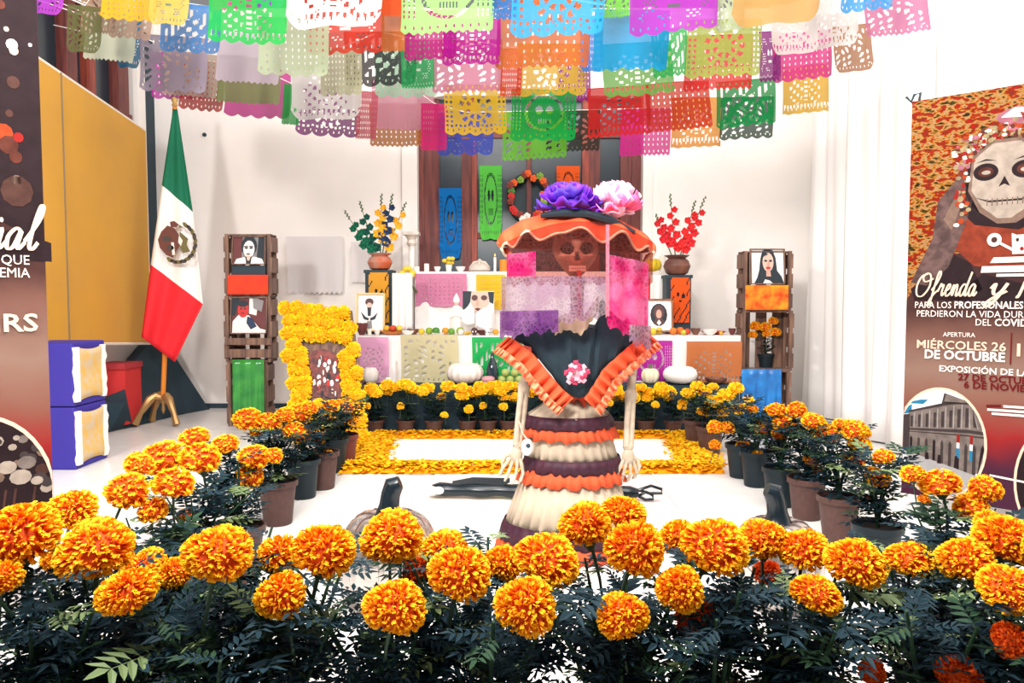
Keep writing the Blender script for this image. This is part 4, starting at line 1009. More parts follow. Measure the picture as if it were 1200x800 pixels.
def stem_mesh():
    b = MB(); b.tube([(0, 0, -.6), (0.05, 0, -1.0), (.08, .03, -2.2), (.0, .06, -3.2)], [.13, .07, .06, .05], 6)
    b.lathe([(.1, -1.05), (.3, -.75), (.42, -.55), (.3, -.5)], n=10); return b.mesh('flower_stem', stemg)
STEM = stem_mesh()
def compound_leaf(b, p, d, L, rnd, nl=5, wid=.22):
    d = d.normalized(); side = d.cross(Vector((0, 0, 1)))
    if side.length < .1: side = Vector((1, 0, 0))
    side.normalize(); up = side.cross(d)
    q = p; b.m = rnd.choices((0, 1, 2), (.74, .2, .06))[0]
    def leaflet(p0, dd, l):
        s = dd.cross(up).normalized() * l * wid; dr = Vector((0, 0, -l * .15))
        b.add([p0, p0 + dd * l * .35 + s + up * l * .04, p0 + dd * l * .7 + s * .7 + dr * .5, p0 + dd * l + dr, p0 + dd * l * .7 - s * .7 + dr * .5, p0 + dd * l * .35 - s + up * l * .04], [(0, 1, 2, 3), (0, 3, 4, 5)])
    for i in range(nl):
        k = (i + 1) / (nl + .5); c = p + d * L * k + Vector((0, 0, -.12 * L * k * k))
        l = L * .42 * (1 - .4 * abs(k - .5))
        for sg in (-1, 1): leaflet(c, (d * .55 + side * sg * .85 + up * rnd.uniform(-.2, .25)).normalized(), l)
    leaflet(p + d * L * .95 + Vector((0, 0, -.11 * L)), d, L * .4)
    a = side * L * .012; e = p + d * L + Vector((0, 0, -.12 * L))
    b.add([p - a, p + a, e + a * .4, e - a * .4], [(0, 1, 2, 3)])
def foliage(seed, nstem, per, L, nl, wid, spread=.5):
    """bush about one unit tall rising from the origin"""
    rnd = random.Random(seed); b = MB()
    for s in range(nstem):
        a = s * 2.4 + rnd.uniform(-.3, .3); lean = rnd.uniform(.1, spread)
        tipx, tipy = math.cos(a) * lean, math.sin(a) * lean; h = rnd.uniform(.78, 1.0)
        pts = [Vector((tipx * k * k * .9 + tipx * .1 * k, tipy * k * k * .9 + tipy * .1 * k, h * k)) for k in (0, .35, .7, 1)]
        b.m = 1; b.tube(pts, [.016, .013, .01, .006], 5)
        for j in range(per):
            k = rnd.uniform(.12, 1) ; i = min(int(k * 3), 2); p = pts[i].lerp(pts[i + 1], k * 3 - i)
            g = rnd.uniform(0, 6.28); d = Vector((math.cos(g), math.sin(g), rnd.uniform(-.1, .75)))
            compound_leaf(b, p, d, L * rnd.uniform(.7, 1.2), rnd, nl, wid)
    return b.mesh('marigold_foliage', [dgreen, mgreen, lgreen])
FN = [foliage(s, 9, 40, .15, 5, .16, .46) for s in range(4)]
FM = [foliage(s + 9, 7, 17, .26, 4, .22, .5) for s in range(3)]
FB = [foliage(s + 19, 6, 14, .32, 3, .26, .55) for s in range(3)]
def leaf_mesh(seed):
    rnd = random.Random(seed); b = MB(); compound_leaf(b, Vector((0, 0, 0)), Vector((1, 0, .25)), 1, rnd, 6, .17); return b.mesh('leaf', [dgreen, mgreen, lgreen])
LV = [leaf_mesh(s) for s in (1, 2, 5)]
def pot_mesh(m, inner):
    b = MB(); b.m = 0
    b.lathe([(.68, 0), (.72, .02), (.93, .86), (1.04, .87), (1.05, 1.0), (.96, 1.0), (.93, .9)], n=24, cap=True); b.m = 1
    b.lathe([(.93, .88), (.93, .9), (.3, .92)], n=24); return b.mesh('pot', [m, inner])
soil = mat('soil', '#3a3434', .9)
POTS = {'brown': pot_mesh(mat('brown_pot', '#543a35', .55, noise=.2, nscale=6), soil), 'black': pot_mesh(mat('black_pot', '#16242b', .5), soil), 'red': pot_mesh(mat('dark_red_pot', '#6a3634', .5), soil)}
prnd = random.Random(77)
def marigold(label, group, px, Y, potk, pr, ph, fol, fs, fw, heads, hm, headR=None, x=None, leaves=0, potpy=None):
    """a potted marigold: pot, foliage and one flower head per entry (px, py, w, h, dY)"""
    xx = W(px, 560, Y).x if x is None else x
    root = thing('potted_marigold', label, 'potted plant', (xx, Y, 0), group)
    put('pot', POTS[potk], root, (0, 0, 0.001), (0, 0, prnd.uniform(0, 6)), (pr, pr, ph))
    put('foliage', fol, root, (0, 0, ph * .86), (0, 0, prnd.uniform(0, 6)), (fw, fw, fs))
    for hd in heads:
        p = W(hd[0], hd[1], Y + (hd[4] if len(hd) > 4 else 0))
        r = hd[2] / 2 / FPX * p.y
        asp = min(max(hd[3] / hd[2], .7), 1.1)
        tl = hd[5] if len(hd) > 5 else prnd.uniform(.05, .5)
        o = put('flower_head', prnd.choice(RED if len(hd) > 6 else hm), root, p - Vector((xx, Y, 0)), (tl, prnd.uniform(-.25, .25), prnd.uniform(-.4, .4)), (r, r, r * max(.78, min(1.05, asp))))
        put('flower_stem', STEM, o, (0, 0, 0), (-tl * .7, 0, prnd.uniform(0, 6)))
    for k in range(leaves):
        a = prnd.uniform(0, 6.28); z = ph + fs * prnd.uniform(.25, .85); rr = fw * prnd.uniform(.05, .3)
        put('leaf', prnd.choice(LV), root, (math.cos(a) * rr, math.sin(a) * rr, z), (prnd.uniform(-.4, .4), prnd.uniform(-.4, .2), a), (fw * .26,) * 3)
    return root
FRONT = [
 (35, 1.30, [(22, 627, 100, 40, .05), (2, 677, 46, 46, -.05), (-30, 640, 70, 60)]),
 (118, 1.36, [(112, 642, 90, 56, -.02), (86, 597, 58, 42, .3), (150, 694, 74, 52, -.12), (68, 655, 40, 30, .1), (164, 666, 46, 30, .1)]),
 (240, 1.34, [(257, 648, 84, 70, -.08), (206, 672, 42, 46, .05), (178, 655, 38, 30, .25)]),
 (322, 1.36, [(327, 650, 50, 52, .1), (381, 646, 78, 68, -.04), (330, 698, 62, 58, -.1)]),
 (458, 1.34, [(460, 628, 76, 64, .05), (464, 711, 78, 64, -.12), (488, 668, 36, 42, .12, .3, 1), (522, 642, 60, 40, .15)]),
 (572, 1.36, [(540, 672, 78, 66, -.1), (588, 660, 48, 46, .08), (642, 655, 80, 62, 0), (617, 710, 76, 70, -.16)]),
 (728, 1.36, [(686, 614, 64, 62, .1), (732, 602, 56, 36, .18), (745, 643, 72, 72, -.05), (728, 721, 64, 60, -.12, .2)]),
 (838, 1.36, [(796, 630, 48, 48, .12), (839, 640, 82, 72, -.04), (797, 690, 58, 60, -.1, .6), (815, 722, 52, 54, 0, -.9, 1)]),
 (935, 1.38, [(893, 632, 60, 56, .06), (942, 644, 62, 50, .03), (957, 696, 62, 50, -.1), (1003, 659, 72, 58, -.04), (900, 672, 36, 36, .1, .3, 1)]),
 (1095, 1.36, [(1067, 655, 58, 42, .05), (1131, 655, 66, 50, 0), (1180, 632, 76, 58, .02), (1163, 617, 44, 40, .1), (1022, 786, 34, 34, -.05, 1.2, 1), (1123, 788, 54, 44, -.1, .3, 1)]),
 (1190, 1.30, [(1184, 691, 76, 52, -.05), (1184, 750, 44, 38, -.1, 1.0, 1), (1235, 640, 70, 60)]),
]
ordn = ['leftmost', 'second', 'third', 'fourth', 'fifth', 'sixth', 'seventh', 'eighth', 'ninth', 'tenth', 'eleventh', 'twelfth']
for k, (px, Y, hs) in enumerate(FRONT):
    lb = 'marigold bush with %d blooms in the front row, %s from the left' % (len(hs), ordn[k]) if k else 'orange marigold bush in the front row, leftmost, cut by the frame'
    marigold(lb, 'front row of marigolds', px, Y, ('black', 'brown')[k % 2], .115, .22, FN[k % 4], .53, .45, hs, NEAR, leaves=7)
LEFT = [
 (178, 2.1, 'black', [(150, 575, 50, 46), (204, 566, 50, 40), (180, 598, 36, 32), (165, 545, 34, 30, .2)], MID, FM, .36),
 (228, 2.6, 'black', [(190, 537, 54, 36), (235, 537, 50, 42), (218, 603, 22, 20), (160, 541, 30, 26, .1)], MID, FM, .36),
 (280, 3.15, 'brown', [(228, 513, 36, 24), (263, 521, 34, 28), (293, 558, 34, 38), (298, 535, 38, 26), (321, 534, 22, 26)], MID, FM, .36),
 (325, 3.95, 'brown', [(290, 491, 34, 28), (314, 495, 34, 26), (345, 504, 28, 20), (334, 486, 24, 20), (303, 505, 20, 14)], MID, FM, .34),
 (355, 4.48, 'black', [(348, 486, 34, 30), (355, 509, 24, 22), (362, 478, 22, 18)], MID, FM, .33),
 (378, 4.7, 'brown', [(373, 515, 19, 18), (383, 535, 19, 22), (368, 531, 11, 12), (388, 476, 22, 16)], MID, FB, .3),
 (391, 5.15, 'black', [(395, 474, 18, 14), (408, 478, 16, 14)], MID, FB, .3),
 (403, 5.3, 'red', [(402, 484, 18, 14), (412, 490, 14, 12)], MID, FB, .28),
]
for k, (px, Y, pk, hs, hm, fm_, fs) in enumerate(LEFT):
    pr = .1
    marigold('orange marigold with %d blooms in the left row, %s' % (len(hs), ('nearest the camera', 'second nearest the camera', 'third from the front', 'fourth from the front', 'fifth from the front', 'sixth from the front', 'seventh from the front', 'farthest back, dark red pot')[k]), 'left row of marigolds', px, Y, pk, pr, .23, fm_[k % 3], fs, .4 if fm_ is FM else .32, hs, hm)
RIGHT = [
 (1112, 2.3, 'black', [(1069, 555, 30, 24), (1102, 566, 48, 34), (1154, 572, 38, 36), (1137, 594, 40, 36), (1083, 585, 16, 8)], MID, FM, .38),
 (1030, 3.2, 'black', [(1035, 535, 26, 20), (1028, 559, 32, 22), (1018, 583, 6, 10)], MID, FM, .36),
 (984, 3.67, 'brown', [(1000, 503, 34, 22), (1013, 507, 16, 14), (1007, 520, 30, 20), (1001, 538, 28, 22), (985, 497, 20, 14)], MID, FM, .34),
 (946, 4.05, 'brown', [(967, 508, 36, 24), (950, 540, 20, 22), (957, 551, 12, 12), (953, 494, 30, 22)], MID, FM, .34),
 (915, 4.3, 'black', [(910, 480, 24, 18), (934, 480, 24, 22), (920, 497, 32, 24), (912, 508, 18, 20), (930, 505, 24, 22)], MID, FM, .33),
 (886, 4.76, 'black', [(888, 537, 22, 26), (893, 552, 16, 18), (896, 501, 28, 24), (905, 481, 20, 16)], MID, FB, .33),
 (868, 5.0, 'black', [(838, 500, 20, 18), (852, 501, 20, 18), (838, 521, 15, 15), (870, 522, 18, 16), (880, 480, 18, 14)], MID, FB, .32),
 (831, 5.7, 'brown', [(836, 471, 22, 15), (851, 463, 22, 14), (845, 482, 22, 16), (825, 482, 18, 14), (866, 478, 22, 14), (877, 468, 14, 12), (862, 455, 20, 12)], FAR, FB, .27),
 (815, 6.0, 'brown', [(806, 461, 18, 13), (817, 453, 18, 12), (800, 471, 12, 10), (826, 459, 18, 12), (835, 453, 14, 10)], FAR, FB, .26),
]
for k, (px, Y, pk, hs, hm, fm_, fs) in enumerate(RIGHT):
    marigold('orange marigold with %d blooms in the right row, %s' % (len(hs), ('in front of the poster', 'second, by the poster edge', 'third from the front', 'fourth from the front', 'fifth from the front', 'sixth from the front', 'seventh from the front', 'eighth from the front', 'farthest back')[k]), 'right row of marigolds', px, Y, pk, .1, .22, fm_[k % 3], fs, .4 if fm_ is FM else .32, hs, hm)
BACK = [440, 476, 509, 548, 572, 596, 634, 664, 692, 726, 756, 788]
brnd = random.Random(12)
for k, px in enumerate(BACK):
    hs = [(px + brnd.uniform(-17, 17), 450 + brnd.uniform(0, 16), brnd.uniform(13, 19), brnd.uniform(10, 14), brnd.uniform(-.08, .08)) for _ in range(6)] + [(px + brnd.uniform(-12, 12), brnd.uniform(468, 486), brnd.uniform(8, 12), brnd.uniform(8, 12), -.12)]
    marigold('yellow marigold in the back row against the black bench, %s from the left' % ordn[k], 'back row of marigolds', px, 6.5, 'brown', .078, .14, FB[k % 3], .23, .26, hs, FAR)
cl, cr = W(884, 404, 7.15), 0
pz = W(898, 432, 7.15)
root = marigold('small orange marigold in a black pot inside the right middle crate', None, 897, 7.17, 'black', .075, .14, FB[0], .2, .22, [], MID)
root.location = (pz.x, 7.17, W(898, 434, 7.17).z + .016)
for q in ((885, 382, 14, 10), (897, 383, 14, 11), (906, 376, 12, 9), (909, 389, 13, 10), (882, 392, 11, 9), (898, 391, 10, 8)):
    p = W(q[0], q[1], 7.12); r = q[2] / 2 / FPX * 7.12
    put('flower_head', MID[0], root, p - root.location, (.4, 0, 0), (r, r, r * .9))
# ---------------------------------------------------------------- marigold-covered easel frame
cor = [W(331, 355, 6.55), W(412, 364, 6.5), W(432, 516, 6.12), W(347, 516, 6.12)]
t = thing('marigold_frame', 'leaning picture frame thickly covered in yellow marigolds with a small crowd photograph', 'picture frame', cor[3].lerp(cor[2], .5) * 1.0)
def fp(u, v, off=0):
    p = cor[0].lerp(cor[1], u).lerp(cor[3].lerp(cor[2], u), v); return p + Vector((0, -off, off * .1))
b = MB(); b.prism([fp(0, 0, 0), fp(1, 0, 0), fp(1, 1, 0), fp(0, 1, 0)], (0, .03, 0)); b.build('backing_board', crate_wood, t, smooth=False)
for s in (.1, .9):
    b = MB(); p = fp(s, .1, -.03); q = fp(s, 1, -.03); e = Vector((q.x, q.y + .55, .0)); b.tube([p, e], .014, 6); 
    b.tube([fp(s, .98, -.015), Vector((q.x, q.y - .01, 0))], .014, 6); b.build('easel_leg', crate_wood, t)
ru, rv = (.3, .74), (.335, .69)
b = MB(); arch = [fp(ru[0], rv[1], .012), fp(ru[1], rv[1], .012), fp(ru[1], rv[0] + .06, .012), fp(.66, rv[0] + .01, .012), fp(.52, rv[0] - .01, .012), fp(.38, rv[0] + .01, .012), fp(ru[0], rv[0] + .06, .012)]
b.prism(arch, (0, .008, 0)); b.build('photograph', mat('crowd_photo', '#8a4a44', .6, col2='#4a3438', nscale=22), t, smooth=False)
prr = random.Random(3); cols = ['white', 'red', 'skin', 'brown', 'black', 'darkred', 'pale']
b = MB()
for k in range(46):
    u, v = prr.uniform(ru[0] + .03, ru[1] - .03), prr.uniform(rv[0] + .06, rv[1] - .03); b.m = prr.randrange(7)
    if b.m == 2: b.m = 0
    q = fp(u, v, .016 + k * .0004); rx, rz = prr.uniform(.006, .017), prr.uniform(.01, .03)
    b.poly([q + Vector((rx * math.cos(g), 0, rz * math.sin(g))) for g in [i * PI / 4 for i in range(8)]])
b.build('printed_picture', [PM[c] for c in cols], t, smooth=False)
mr = random.Random(9)
for j in range(11):
    v = (j + .45) / 11
    for i in range(6):
        u = (i + .5) / 6 + (.03 if j % 2 else -.03) + mr.uniform(-.02, .02)
        if ru[0] - .06 < u < ru[1] + .06 and rv[0] - .03 < v < rv[1] + .03: 
            continue
        p = fp(u, v + mr.uniform(-.012, .012), .035); r = mr.uniform(.066, .078)
        put('marigold_bloom', FAR[mr.randrange(3)], t, p - Vector(t.location), (1.35 + mr.uniform(-.2, .2), 0, mr.uniform(-.3, .3)), (r, r, r * .9))
for j in range(5):
    for u in (ru[0] - .085, ru[1] + .085):
        p = fp(u, rv[0] + (rv[1] - rv[0]) * (j + .5) / 5, .04); r = .06
        put('marigold_bloom', FAR[j % 3], t, p - Vector(t.location), (1.35, 0, mr.uniform(-.3, .3)), (r, r, r))
# ---------------------------------------------------------------- skeleton lady
YK = 3.55
def K(px, py, dy=0):  # point in the figure's own plane, moved dy metres in depth
    p = W(px, py, YK); p.y += dy; return p
PXM = YK / FPX
base = G(664, 646); base.y = YK; base.x = W(664, 646, YK).x
cat_ = thing('skeleton_lady', 'life-size skeleton lady with a flowered ruffled hat, pink veil, black bodice and tiered cream skirt', 'figure', base)
maroon = mat('maroon_ribbon', '#421a2a', .6, col2='#321626', nscale=25)
orange_r = mat('orange_ruffle', '#e0522c', .75, col2='#c8502c', nscale=18)
orange_l = mat('orange_lace', '#e8906a', .8, col2='#d8502c', nscale=40)
blackc = mat('black_fabric', '#1e2e37', .8)
bone = mat('bone', '#c4b49e', .6, noise=.2, nscale=30)
Z = lambda py: W(600, py, YK).z
Xk = lambda px: W(px, 600, YK).x
def tier(name, m, rows, pleat, amp, n=168, thick=None, seed=0):
    """rows: (centre px, half width px, py); pleated elliptical band of cloth"""
    b = MB(); vs = []; R = len(rows)
    for i, (cx, hw, py) in enumerate(rows):
        for k in range(n):
            a = 2 * PI * k / n; f = i / max(R - 1, 1)
            w = hw * PXM * (1 + amp * (.3 + .7 * f) * (math.cos(pleat * a + seed) * .6 + math.cos(pleat * .37 // 1 * a + seed * 2) * .4))
            z = Z(py) + (amp * .12 * math.cos(pleat * .5 // 1 * a) * f)
            vs.append(Vector((Xk(cx) + w * math.cos(a), YK + w * .82 * math.sin(a), max(z, .004))))
    fs = [(i * n + k, i * n + (k + 1) % n, (i + 1) * n + (k + 1) % n, (i + 1) * n + k) for i in range(R - 1) for k in range(n)]
    b.add(vs, [f[::-1] for f in fs]); o = b.build(name, m, cat_)
    o.modifiers.new('s', 'SOLIDIFY').thickness = .004
    return o
tier('skirt_tier', cream, [(671, 22, 463), (669, 34, 474), (665, 48, 487)], 26, .05)
tier('skirt_band', maroon, [(665, 49, 484), (665, 53, 491), (665, 54, 498)], 30, .03)
tier('skirt_ruffle', orange_r, [(666, 50, 494), (666, 54, 502), (667, 57, 510)], 34, .06, seed=1)
tier('skirt_tier', cream, [(667, 46, 500), (668, 50, 515), (670, 54, 535)], 28, .04, seed=2)
tier('skirt_band', maroon, [(670, 56, 532), (670, 58, 540), (670, 58, 548)], 30, .03, seed=3)
tier('skirt_ruffle', orange_r, [(670, 55, 544), (669, 61, 553), (669, 63, 561)], 36, .06, seed=4)
tier('skirt_tier', cream, [(669, 55, 550), (667, 64, 580), (665, 73, 612)], 30, .05, seed=5)
tier('skirt_band', maroon, [(665, 75, 606), (665, 79, 616), (665, 81, 626)], 32, .03, seed=6)
tier('skirt_ruffle', orange_r, [(665, 76, 621), (665, 82, 632), (665, 84, 640)], 38, .06, seed=7)
tier('skirt_tier', cream, [(665, 74, 628), (665, 79, 640), (665, 82, 660)], 32, .05, seed=8)
tier('waist_ruffle', mat('rust_tulle', '#c05a3c', .8, col2='#d84028', nscale=20), [(674, 15, 446), (674, 21, 457), (674, 29, 470)], 16, .16, seed=9)
# bodice
b = MB(); pr = []
vs = []; n = 40
rows = [(674, 15, 462), (674, 17, 450), (675, 24, 436), (676, 36, 420), (676, 44, 404), (677, 40, 390), (678, 16, 382)]
for cx, hw, py in rows:
    for k in range(n):
        a = 2 * PI * k / n; vs.append(Vector((Xk(cx) + hw * PXM * math.cos(a), YK + .02 + min(hw * PXM * .62, .12) * math.sin(a), Z(py))))
fs = [(i * n + k, i * n + (k + 1) % n, (i + 1) * n + (k + 1) % n, (i + 1) * n + k) for i in range(len(rows) - 1) for k in range(n)] + [list(range(n - 1, -1, -1)), [(len(rows) - 1) * n + k for k in range(n)]]
b.add(vs, fs); b.build('bodice', blackc, cat_)
# black lace shawl: a curved sheet with a ragged top edge
topc = [(600, 396), (603, 386), (612, 380), (618, 374), (622, 380), (630, 366), (634, 379), (648, 377), (656, 375), (663, 374), (672, 380), (690, 384), (697, 372), (698, 354), (702, 350), (708, 360), (716, 368), (726, 376), (733, 372), (738, 380), (744, 384), (750, 394)]
botc = [(602, 400), (612, 402), (620, 408), (630, 418), (638, 428), (645, 436), (650, 444), (656, 450), (662, 455), (668, 459), (674, 461), (680, 459), (686, 456), (690, 449), (694, 441), (699, 434), (706, 428), (715, 420), (724, 413), (733, 407), (742, 402), (749, 398)]
def curve(px): return -.17 + .16 * ((px - 675) / 75) ** 2
b = MB(); nr = 7; vs = []
for j in range(nr + 1):
    for (tx, ty), (bx_, by) in zip(topc, botc):
        k = j / nr; px, py = tx + (bx_ - tx) * k, ty + (by - ty) * k
        vs.append(K(px, py, curve(px) - .02 * math.sin(k * PI) - .012 * math.sin(px * .35 + k * 3)))
m_ = len(topc)
b.add(vs, [(j * m_ + i, (j + 1) * m_ + i, (j + 1) * m_ + i + 1, j * m_ + i + 1) for j in range(nr) for i in range(m_ - 1)])
o = b.build('lace_shawl', blackc, cat_); o.modifiers.new('s', 'SOLIDIFY').thickness = .006
# shoulder cap carrying the shawl backwards
b = MB()
def sh(u, v):
    px = 604 + 142 * u; return K(px, 392 - 10 * math.sin(u * PI) - 2 * v, curve(px) + (.34 - .16 * (2 * u - 1) ** 2) * v)
b.grid(sh, 24, 6); b.build('shoulder_cape', blackc, cat_).modifiers.new('s', 'SOLIDIFY').thickness = .006
# orange ruffles along the V
def ruffle(name, pts, w, m, amp, waves, dy, par=None, side=(0, 0, -1)):
    b = MB(); N = len(pts) * 14; P3 = [Vector(p) for p in pts]
    def along(t):
        s = t * (len(P3) - 1); i = min(int(s), len(P3) - 2); return P3[i].lerp(P3[i + 1], s - i)
    sd = Vector(side).normalized()
    def f(u, v):
        p = along(u); ww = w if not callable(w) else w(u)
        return p + sd * ww * v + Vector((0, -1, 0)) * (dy + amp * math.sin(u * waves * 2 * PI) * (.25 + v)) + sd * amp * .3 * math.cos(u * waves * 4 * PI) * v
    b.grid(f, N, 4); o = b.build(name, m, par or cat_); o.modifiers.new('s', 'SOLIDIFY').thickness = .003
    return o
lp = [K(596, 394, -.02), K(604, 398, -.05), K(624, 412, -.12), (K(642, 434, -.16)), K(656, 450, -.18), K(668, 460, -.19)]
rp_ = [K(757, 388, -.0), K(744, 396, -.04), K(722, 412, -.11), K(702, 428, -.15), K(691, 444, -.18), K(680, 460, -.19)]
ruffle('neck_ruffle', lp, .075, orange_r, .018, 9, .02, side=(-.75, 0, -.65))
ruffle('neck_ruffle', rp_, .07, orange_r, .018, 9, .02, side=(.75, 0, -.65))
ruffle('ruffle_lace', [p + Vector((-.045, -.02, -.045)) for p in lp], .035, orange_l, .014, 14, .02, side=(-.7, 0, -.7))
ruffle('ruffle_lace', [p + Vector((.045, -.02, -.045)) for p in rp_], .035, orange_l, .014, 14, .02, side=(.7, 0, -.7))
# brooch rose
b = MB(); q = K(671, 432, -.2)
b.ball(q, .028, 12, 8, (1, .5, 1))
for k in range(22):
    a = k * 2.4; r = .012 + .033 * k / 22; d = Vector((math.cos(a), 0, math.sin(a))); s = Vector((-math.sin(a), 0, math.cos(a))); c = q + d * r + Vector((0, -.022 + .02 * k / 22, 0))
    b.m = k % 2; b.add([c - s * .014, c + d * .016 - s * .01 + Vector((0, -.006, 0)), c + d * .016 + s * .01 + Vector((0, -.006, 0)), c + s * .014, c + Vector((0, -.01, 0))], [(0, 1, 4), (1, 2, 4), (2, 3, 4)])
b.build('rose_brooch', [mat('brooch_pink', '#e8a8b8', .6), mat('brooch_red', '#b83858', .6)], cat_)
# arms: bone upper arm, elbow, forearm and a hand with five fingers
def arm(sh_, el, wr, hd, s):
    b = MB()
    b.tube([sh_, sh_.lerp(el, .15), sh_.lerp(el, .5), sh_.lerp(el, .88), el], [.03, .022, .018, .02, .03], 10)
    b.ball(el, .03, 10, 8, (1, 1, 1.25))
    for o_ in (-.008, .008):
        v = Vector((o_, o_ * .5, 0)); b.tube([el + v, el.lerp(wr, .2) + v * 1.3, el.lerp(wr, .6) + v * 1.6, wr + v], [.022, .015, .013, .018], 9)
    b.ball(wr, .024, 10, 8, (1.1, .8, 1))
    D = (hd - wr).normalized(); S = Vector((s, -.35, 0)); S = (S - D * S.dot(D)).normalized(); N = D.cross(S)
    palm = wr + D * .045
    b.ball(palm, .03, 10, 8, (1.0, .55, 1.3))
    for k, (off, ln) in enumerate(((-.028, .062), (-.010, .078), (.010, .084), (.028, .074))):
        a0 = palm + S * off * .8 + D * .015; a1 = a0 + D * .03 + S * off * .5; a2 = a1 + D * ln * .45 + S * off * .5 + N * .006; a3 = a2 + D * ln * .35 + N * .018; a4 = a3 + D * ln * .2 + N * .02
        b.tube([a0, a1, a2, a3, a4], [.009, .0085, .008, .0075, .005], 7)
        for j in (a1, a2, a3): b.ball(j, .0095, 7, 5)
    t0 = palm - S * .02; t1 = t0 - S * .028 + D * .015; t2 = t1 - S * .012 + D * .03; t3 = t2 + D * .022 + S * .004
    b.tube([t0, t1, t2, t3], [.011, .01, .0085, .006], 7)
    for j in (t1, t2): b.ball(j, .0105, 7, 5)
    return b.build('arm', bone, cat_)
arm(K(621, 402, -.02), K(614, 452, -.03), K(607, 518, -.06), K(602, 545, -.07), 1)
arm(K(744, 400, -.02), K(738, 462, -.03), K(734, 520, -.06), K(733, 545, -.07), -1)
ruffle('sleeve_ruffle', [K(598, 398, -.02), K(608, 402, -.07), K(622, 405, -.09), K(630, 408, -.06)], .1, orange_l, .02, 5, .0)
ruffle('sleeve_ruffle', [K(730, 408, -.07), K(742, 402, -.08), K(752, 396, -.04), K(758, 392, .02)], .1, orange_r, .02, 5, .0)
# neck, ribbon, neck cloth
b = MB(); b.tube([K(676, 392, .0), K(676, 360, .0), K(677, 325, .02)], [.035, .028, .035], 12)
for k in range(6): b.ball(K(676, 384 - k * 9, 0), .034, 12, 6, (1, 1, .5))
b.build('neck', bone, cat_)
ruffle('neck_scarf', [K(648, 372, -.2), K(660, 366, -.22), K(676, 372, -.23), K(688, 356, -.23), K(696, 346, -.2)], .07, mat('tan_scarf', '#b8a088', .85), .012, 4, .0)
b = MB(); b.prism([K(673, 318, -.135), K(678, 318, -.135), K(678, 376, -.185), K(672, 374, -.185)], (0, .006, 0)); b.build('red_ribbon', mat('red_ribbon', '#b03c40', .6), cat_)
# skull
HC = K(675, 292, .03)
b = MB(); nu, nv = 48, 36; vs = []
sock = [(-.34, -.05), (.34, -.05)]
for j in range(nv + 1):
    th = PI * j / nv
    for i in range(nu):
        ph = 2 * PI * i / nu
        x, y, z = math.sin(th) * math.sin(ph), -math.sin(th) * math.cos(ph), math.cos(th)
        w = 1.0
        if z < -.1: w *= 1 - .42 * min(1, (-z - .1) / .8) ** 1.2      # jaw narrows
        px, py, pz = x * .105 * w, y * .115, z * .135
        if z < -.25 and y < 0: py -= .012
        if y < 0:
            fx, fz = px / .105, pz / .135
            for ex in (-.36, .36):
                d = ((fx - ex) / .26) ** 2 + ((fz + .0) / .2) ** 2
                if d < 1: py += .04 * (1 - d) ** .5
            d = (fx / .13) ** 2 + ((fz + .28) / .16) ** 2
            if d < 1: py += .022 * (1 - d) ** .5
            for ex in (-.62, .62):
                d = ((fx - ex) / .3) ** 2 + ((fz + .28) / .16) ** 2
                if d < 1: py -= .012 * (1 - d)
            d = ((abs(fx) - .45) / .25) ** 2 + ((fz + .62) / .2) ** 2
            if d < 1: py += .014 * (1 - d)
        vs.append(HC + Vector((px, py, pz)))
b.add(vs, [(j * nu + i, (j + 1) * nu + i, (j + 1) * nu + (i + 1) % nu, j * nu + (i + 1) % nu) for j in range(nv) for i in range(nu)])
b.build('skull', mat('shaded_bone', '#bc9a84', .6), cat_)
for s in (-1, 1):
    b = MB(); b.ball(HC + Vector((s * .042, -.09, .0)), .032, 14, 8, (1.05, .5, .95)); b.build('eye_socket', mat('socket_black', '#0c1418', .9), cat_)
    b = MB(); b.tube([HC + Vector((s * .012, -.122, .05)), HC + Vector((s * .035, -.118, .062)), HC + Vector((s * .062, -.1, .055))], [.004, .006, .003], 6); b.build('brow', dark, cat_)
b = MB(); b.prism([HC + Vector((0, -.118, -.018)), HC + Vector((-.013, -.118, -.05)), HC + Vector((.0, -.118, -.045)), HC + Vector((.013, -.118, -.05))], (0, .02, 0)); b.build('nose_cavity', dark, cat_)
b = MB()
for r in (0, 1):
    for k in range(8):
        a = (k - 3.5) * .17; b.cbox(HC + Vector((math.sin(a) * .06, -.072 - math.cos(a) * .045, -.084 - r * .014)), (.0085, .008, .012))
b.build('teeth', mat('teeth', '#e8dccc', .5), cat_)
# hat: tilted brim with crown behind the skull
HX = K(677, 273, .08); tilt = math.radians(62)
ax, ay = Vector((1, 0, -.04)).normalized(), Vector((0, math.cos(tilt), math.sin(tilt))); an = -ax.cross(ay)    # brim plane axes; an points down and back, away from the face
brim_m = mat('rust_straw', '#8a564c', .85, col2='#744840', nscale=60)
def br(r, a, lift=0): return HX + ax * (r * 1.05 * math.cos(a)) + ay * (r * (.36 if math.sin(a) > 0 else .26) * math.sin(a)) - Vector((0, 0, .05 * (math.cos(a) ** 2) * r / .34)) + an * lift
b = MB(); b.grid(lambda u, v: br(.34 * (.02 + .98 * v), 2 * PI * u), 72, 8); o = b.build('hat_brim', brim_m, cat_); o.modifiers.new('s', 'SOLIDIFY').thickness = .008
b = MB(); b.grid(lambda u, v: br(.02 + .17 * math.cos(v * PI / 2), 2 * PI * u, .012 + .13 * math.sin(v * PI / 2) ** .8), 40, 8); b.build('hat_crown', blackc, cat_)
b = MB()
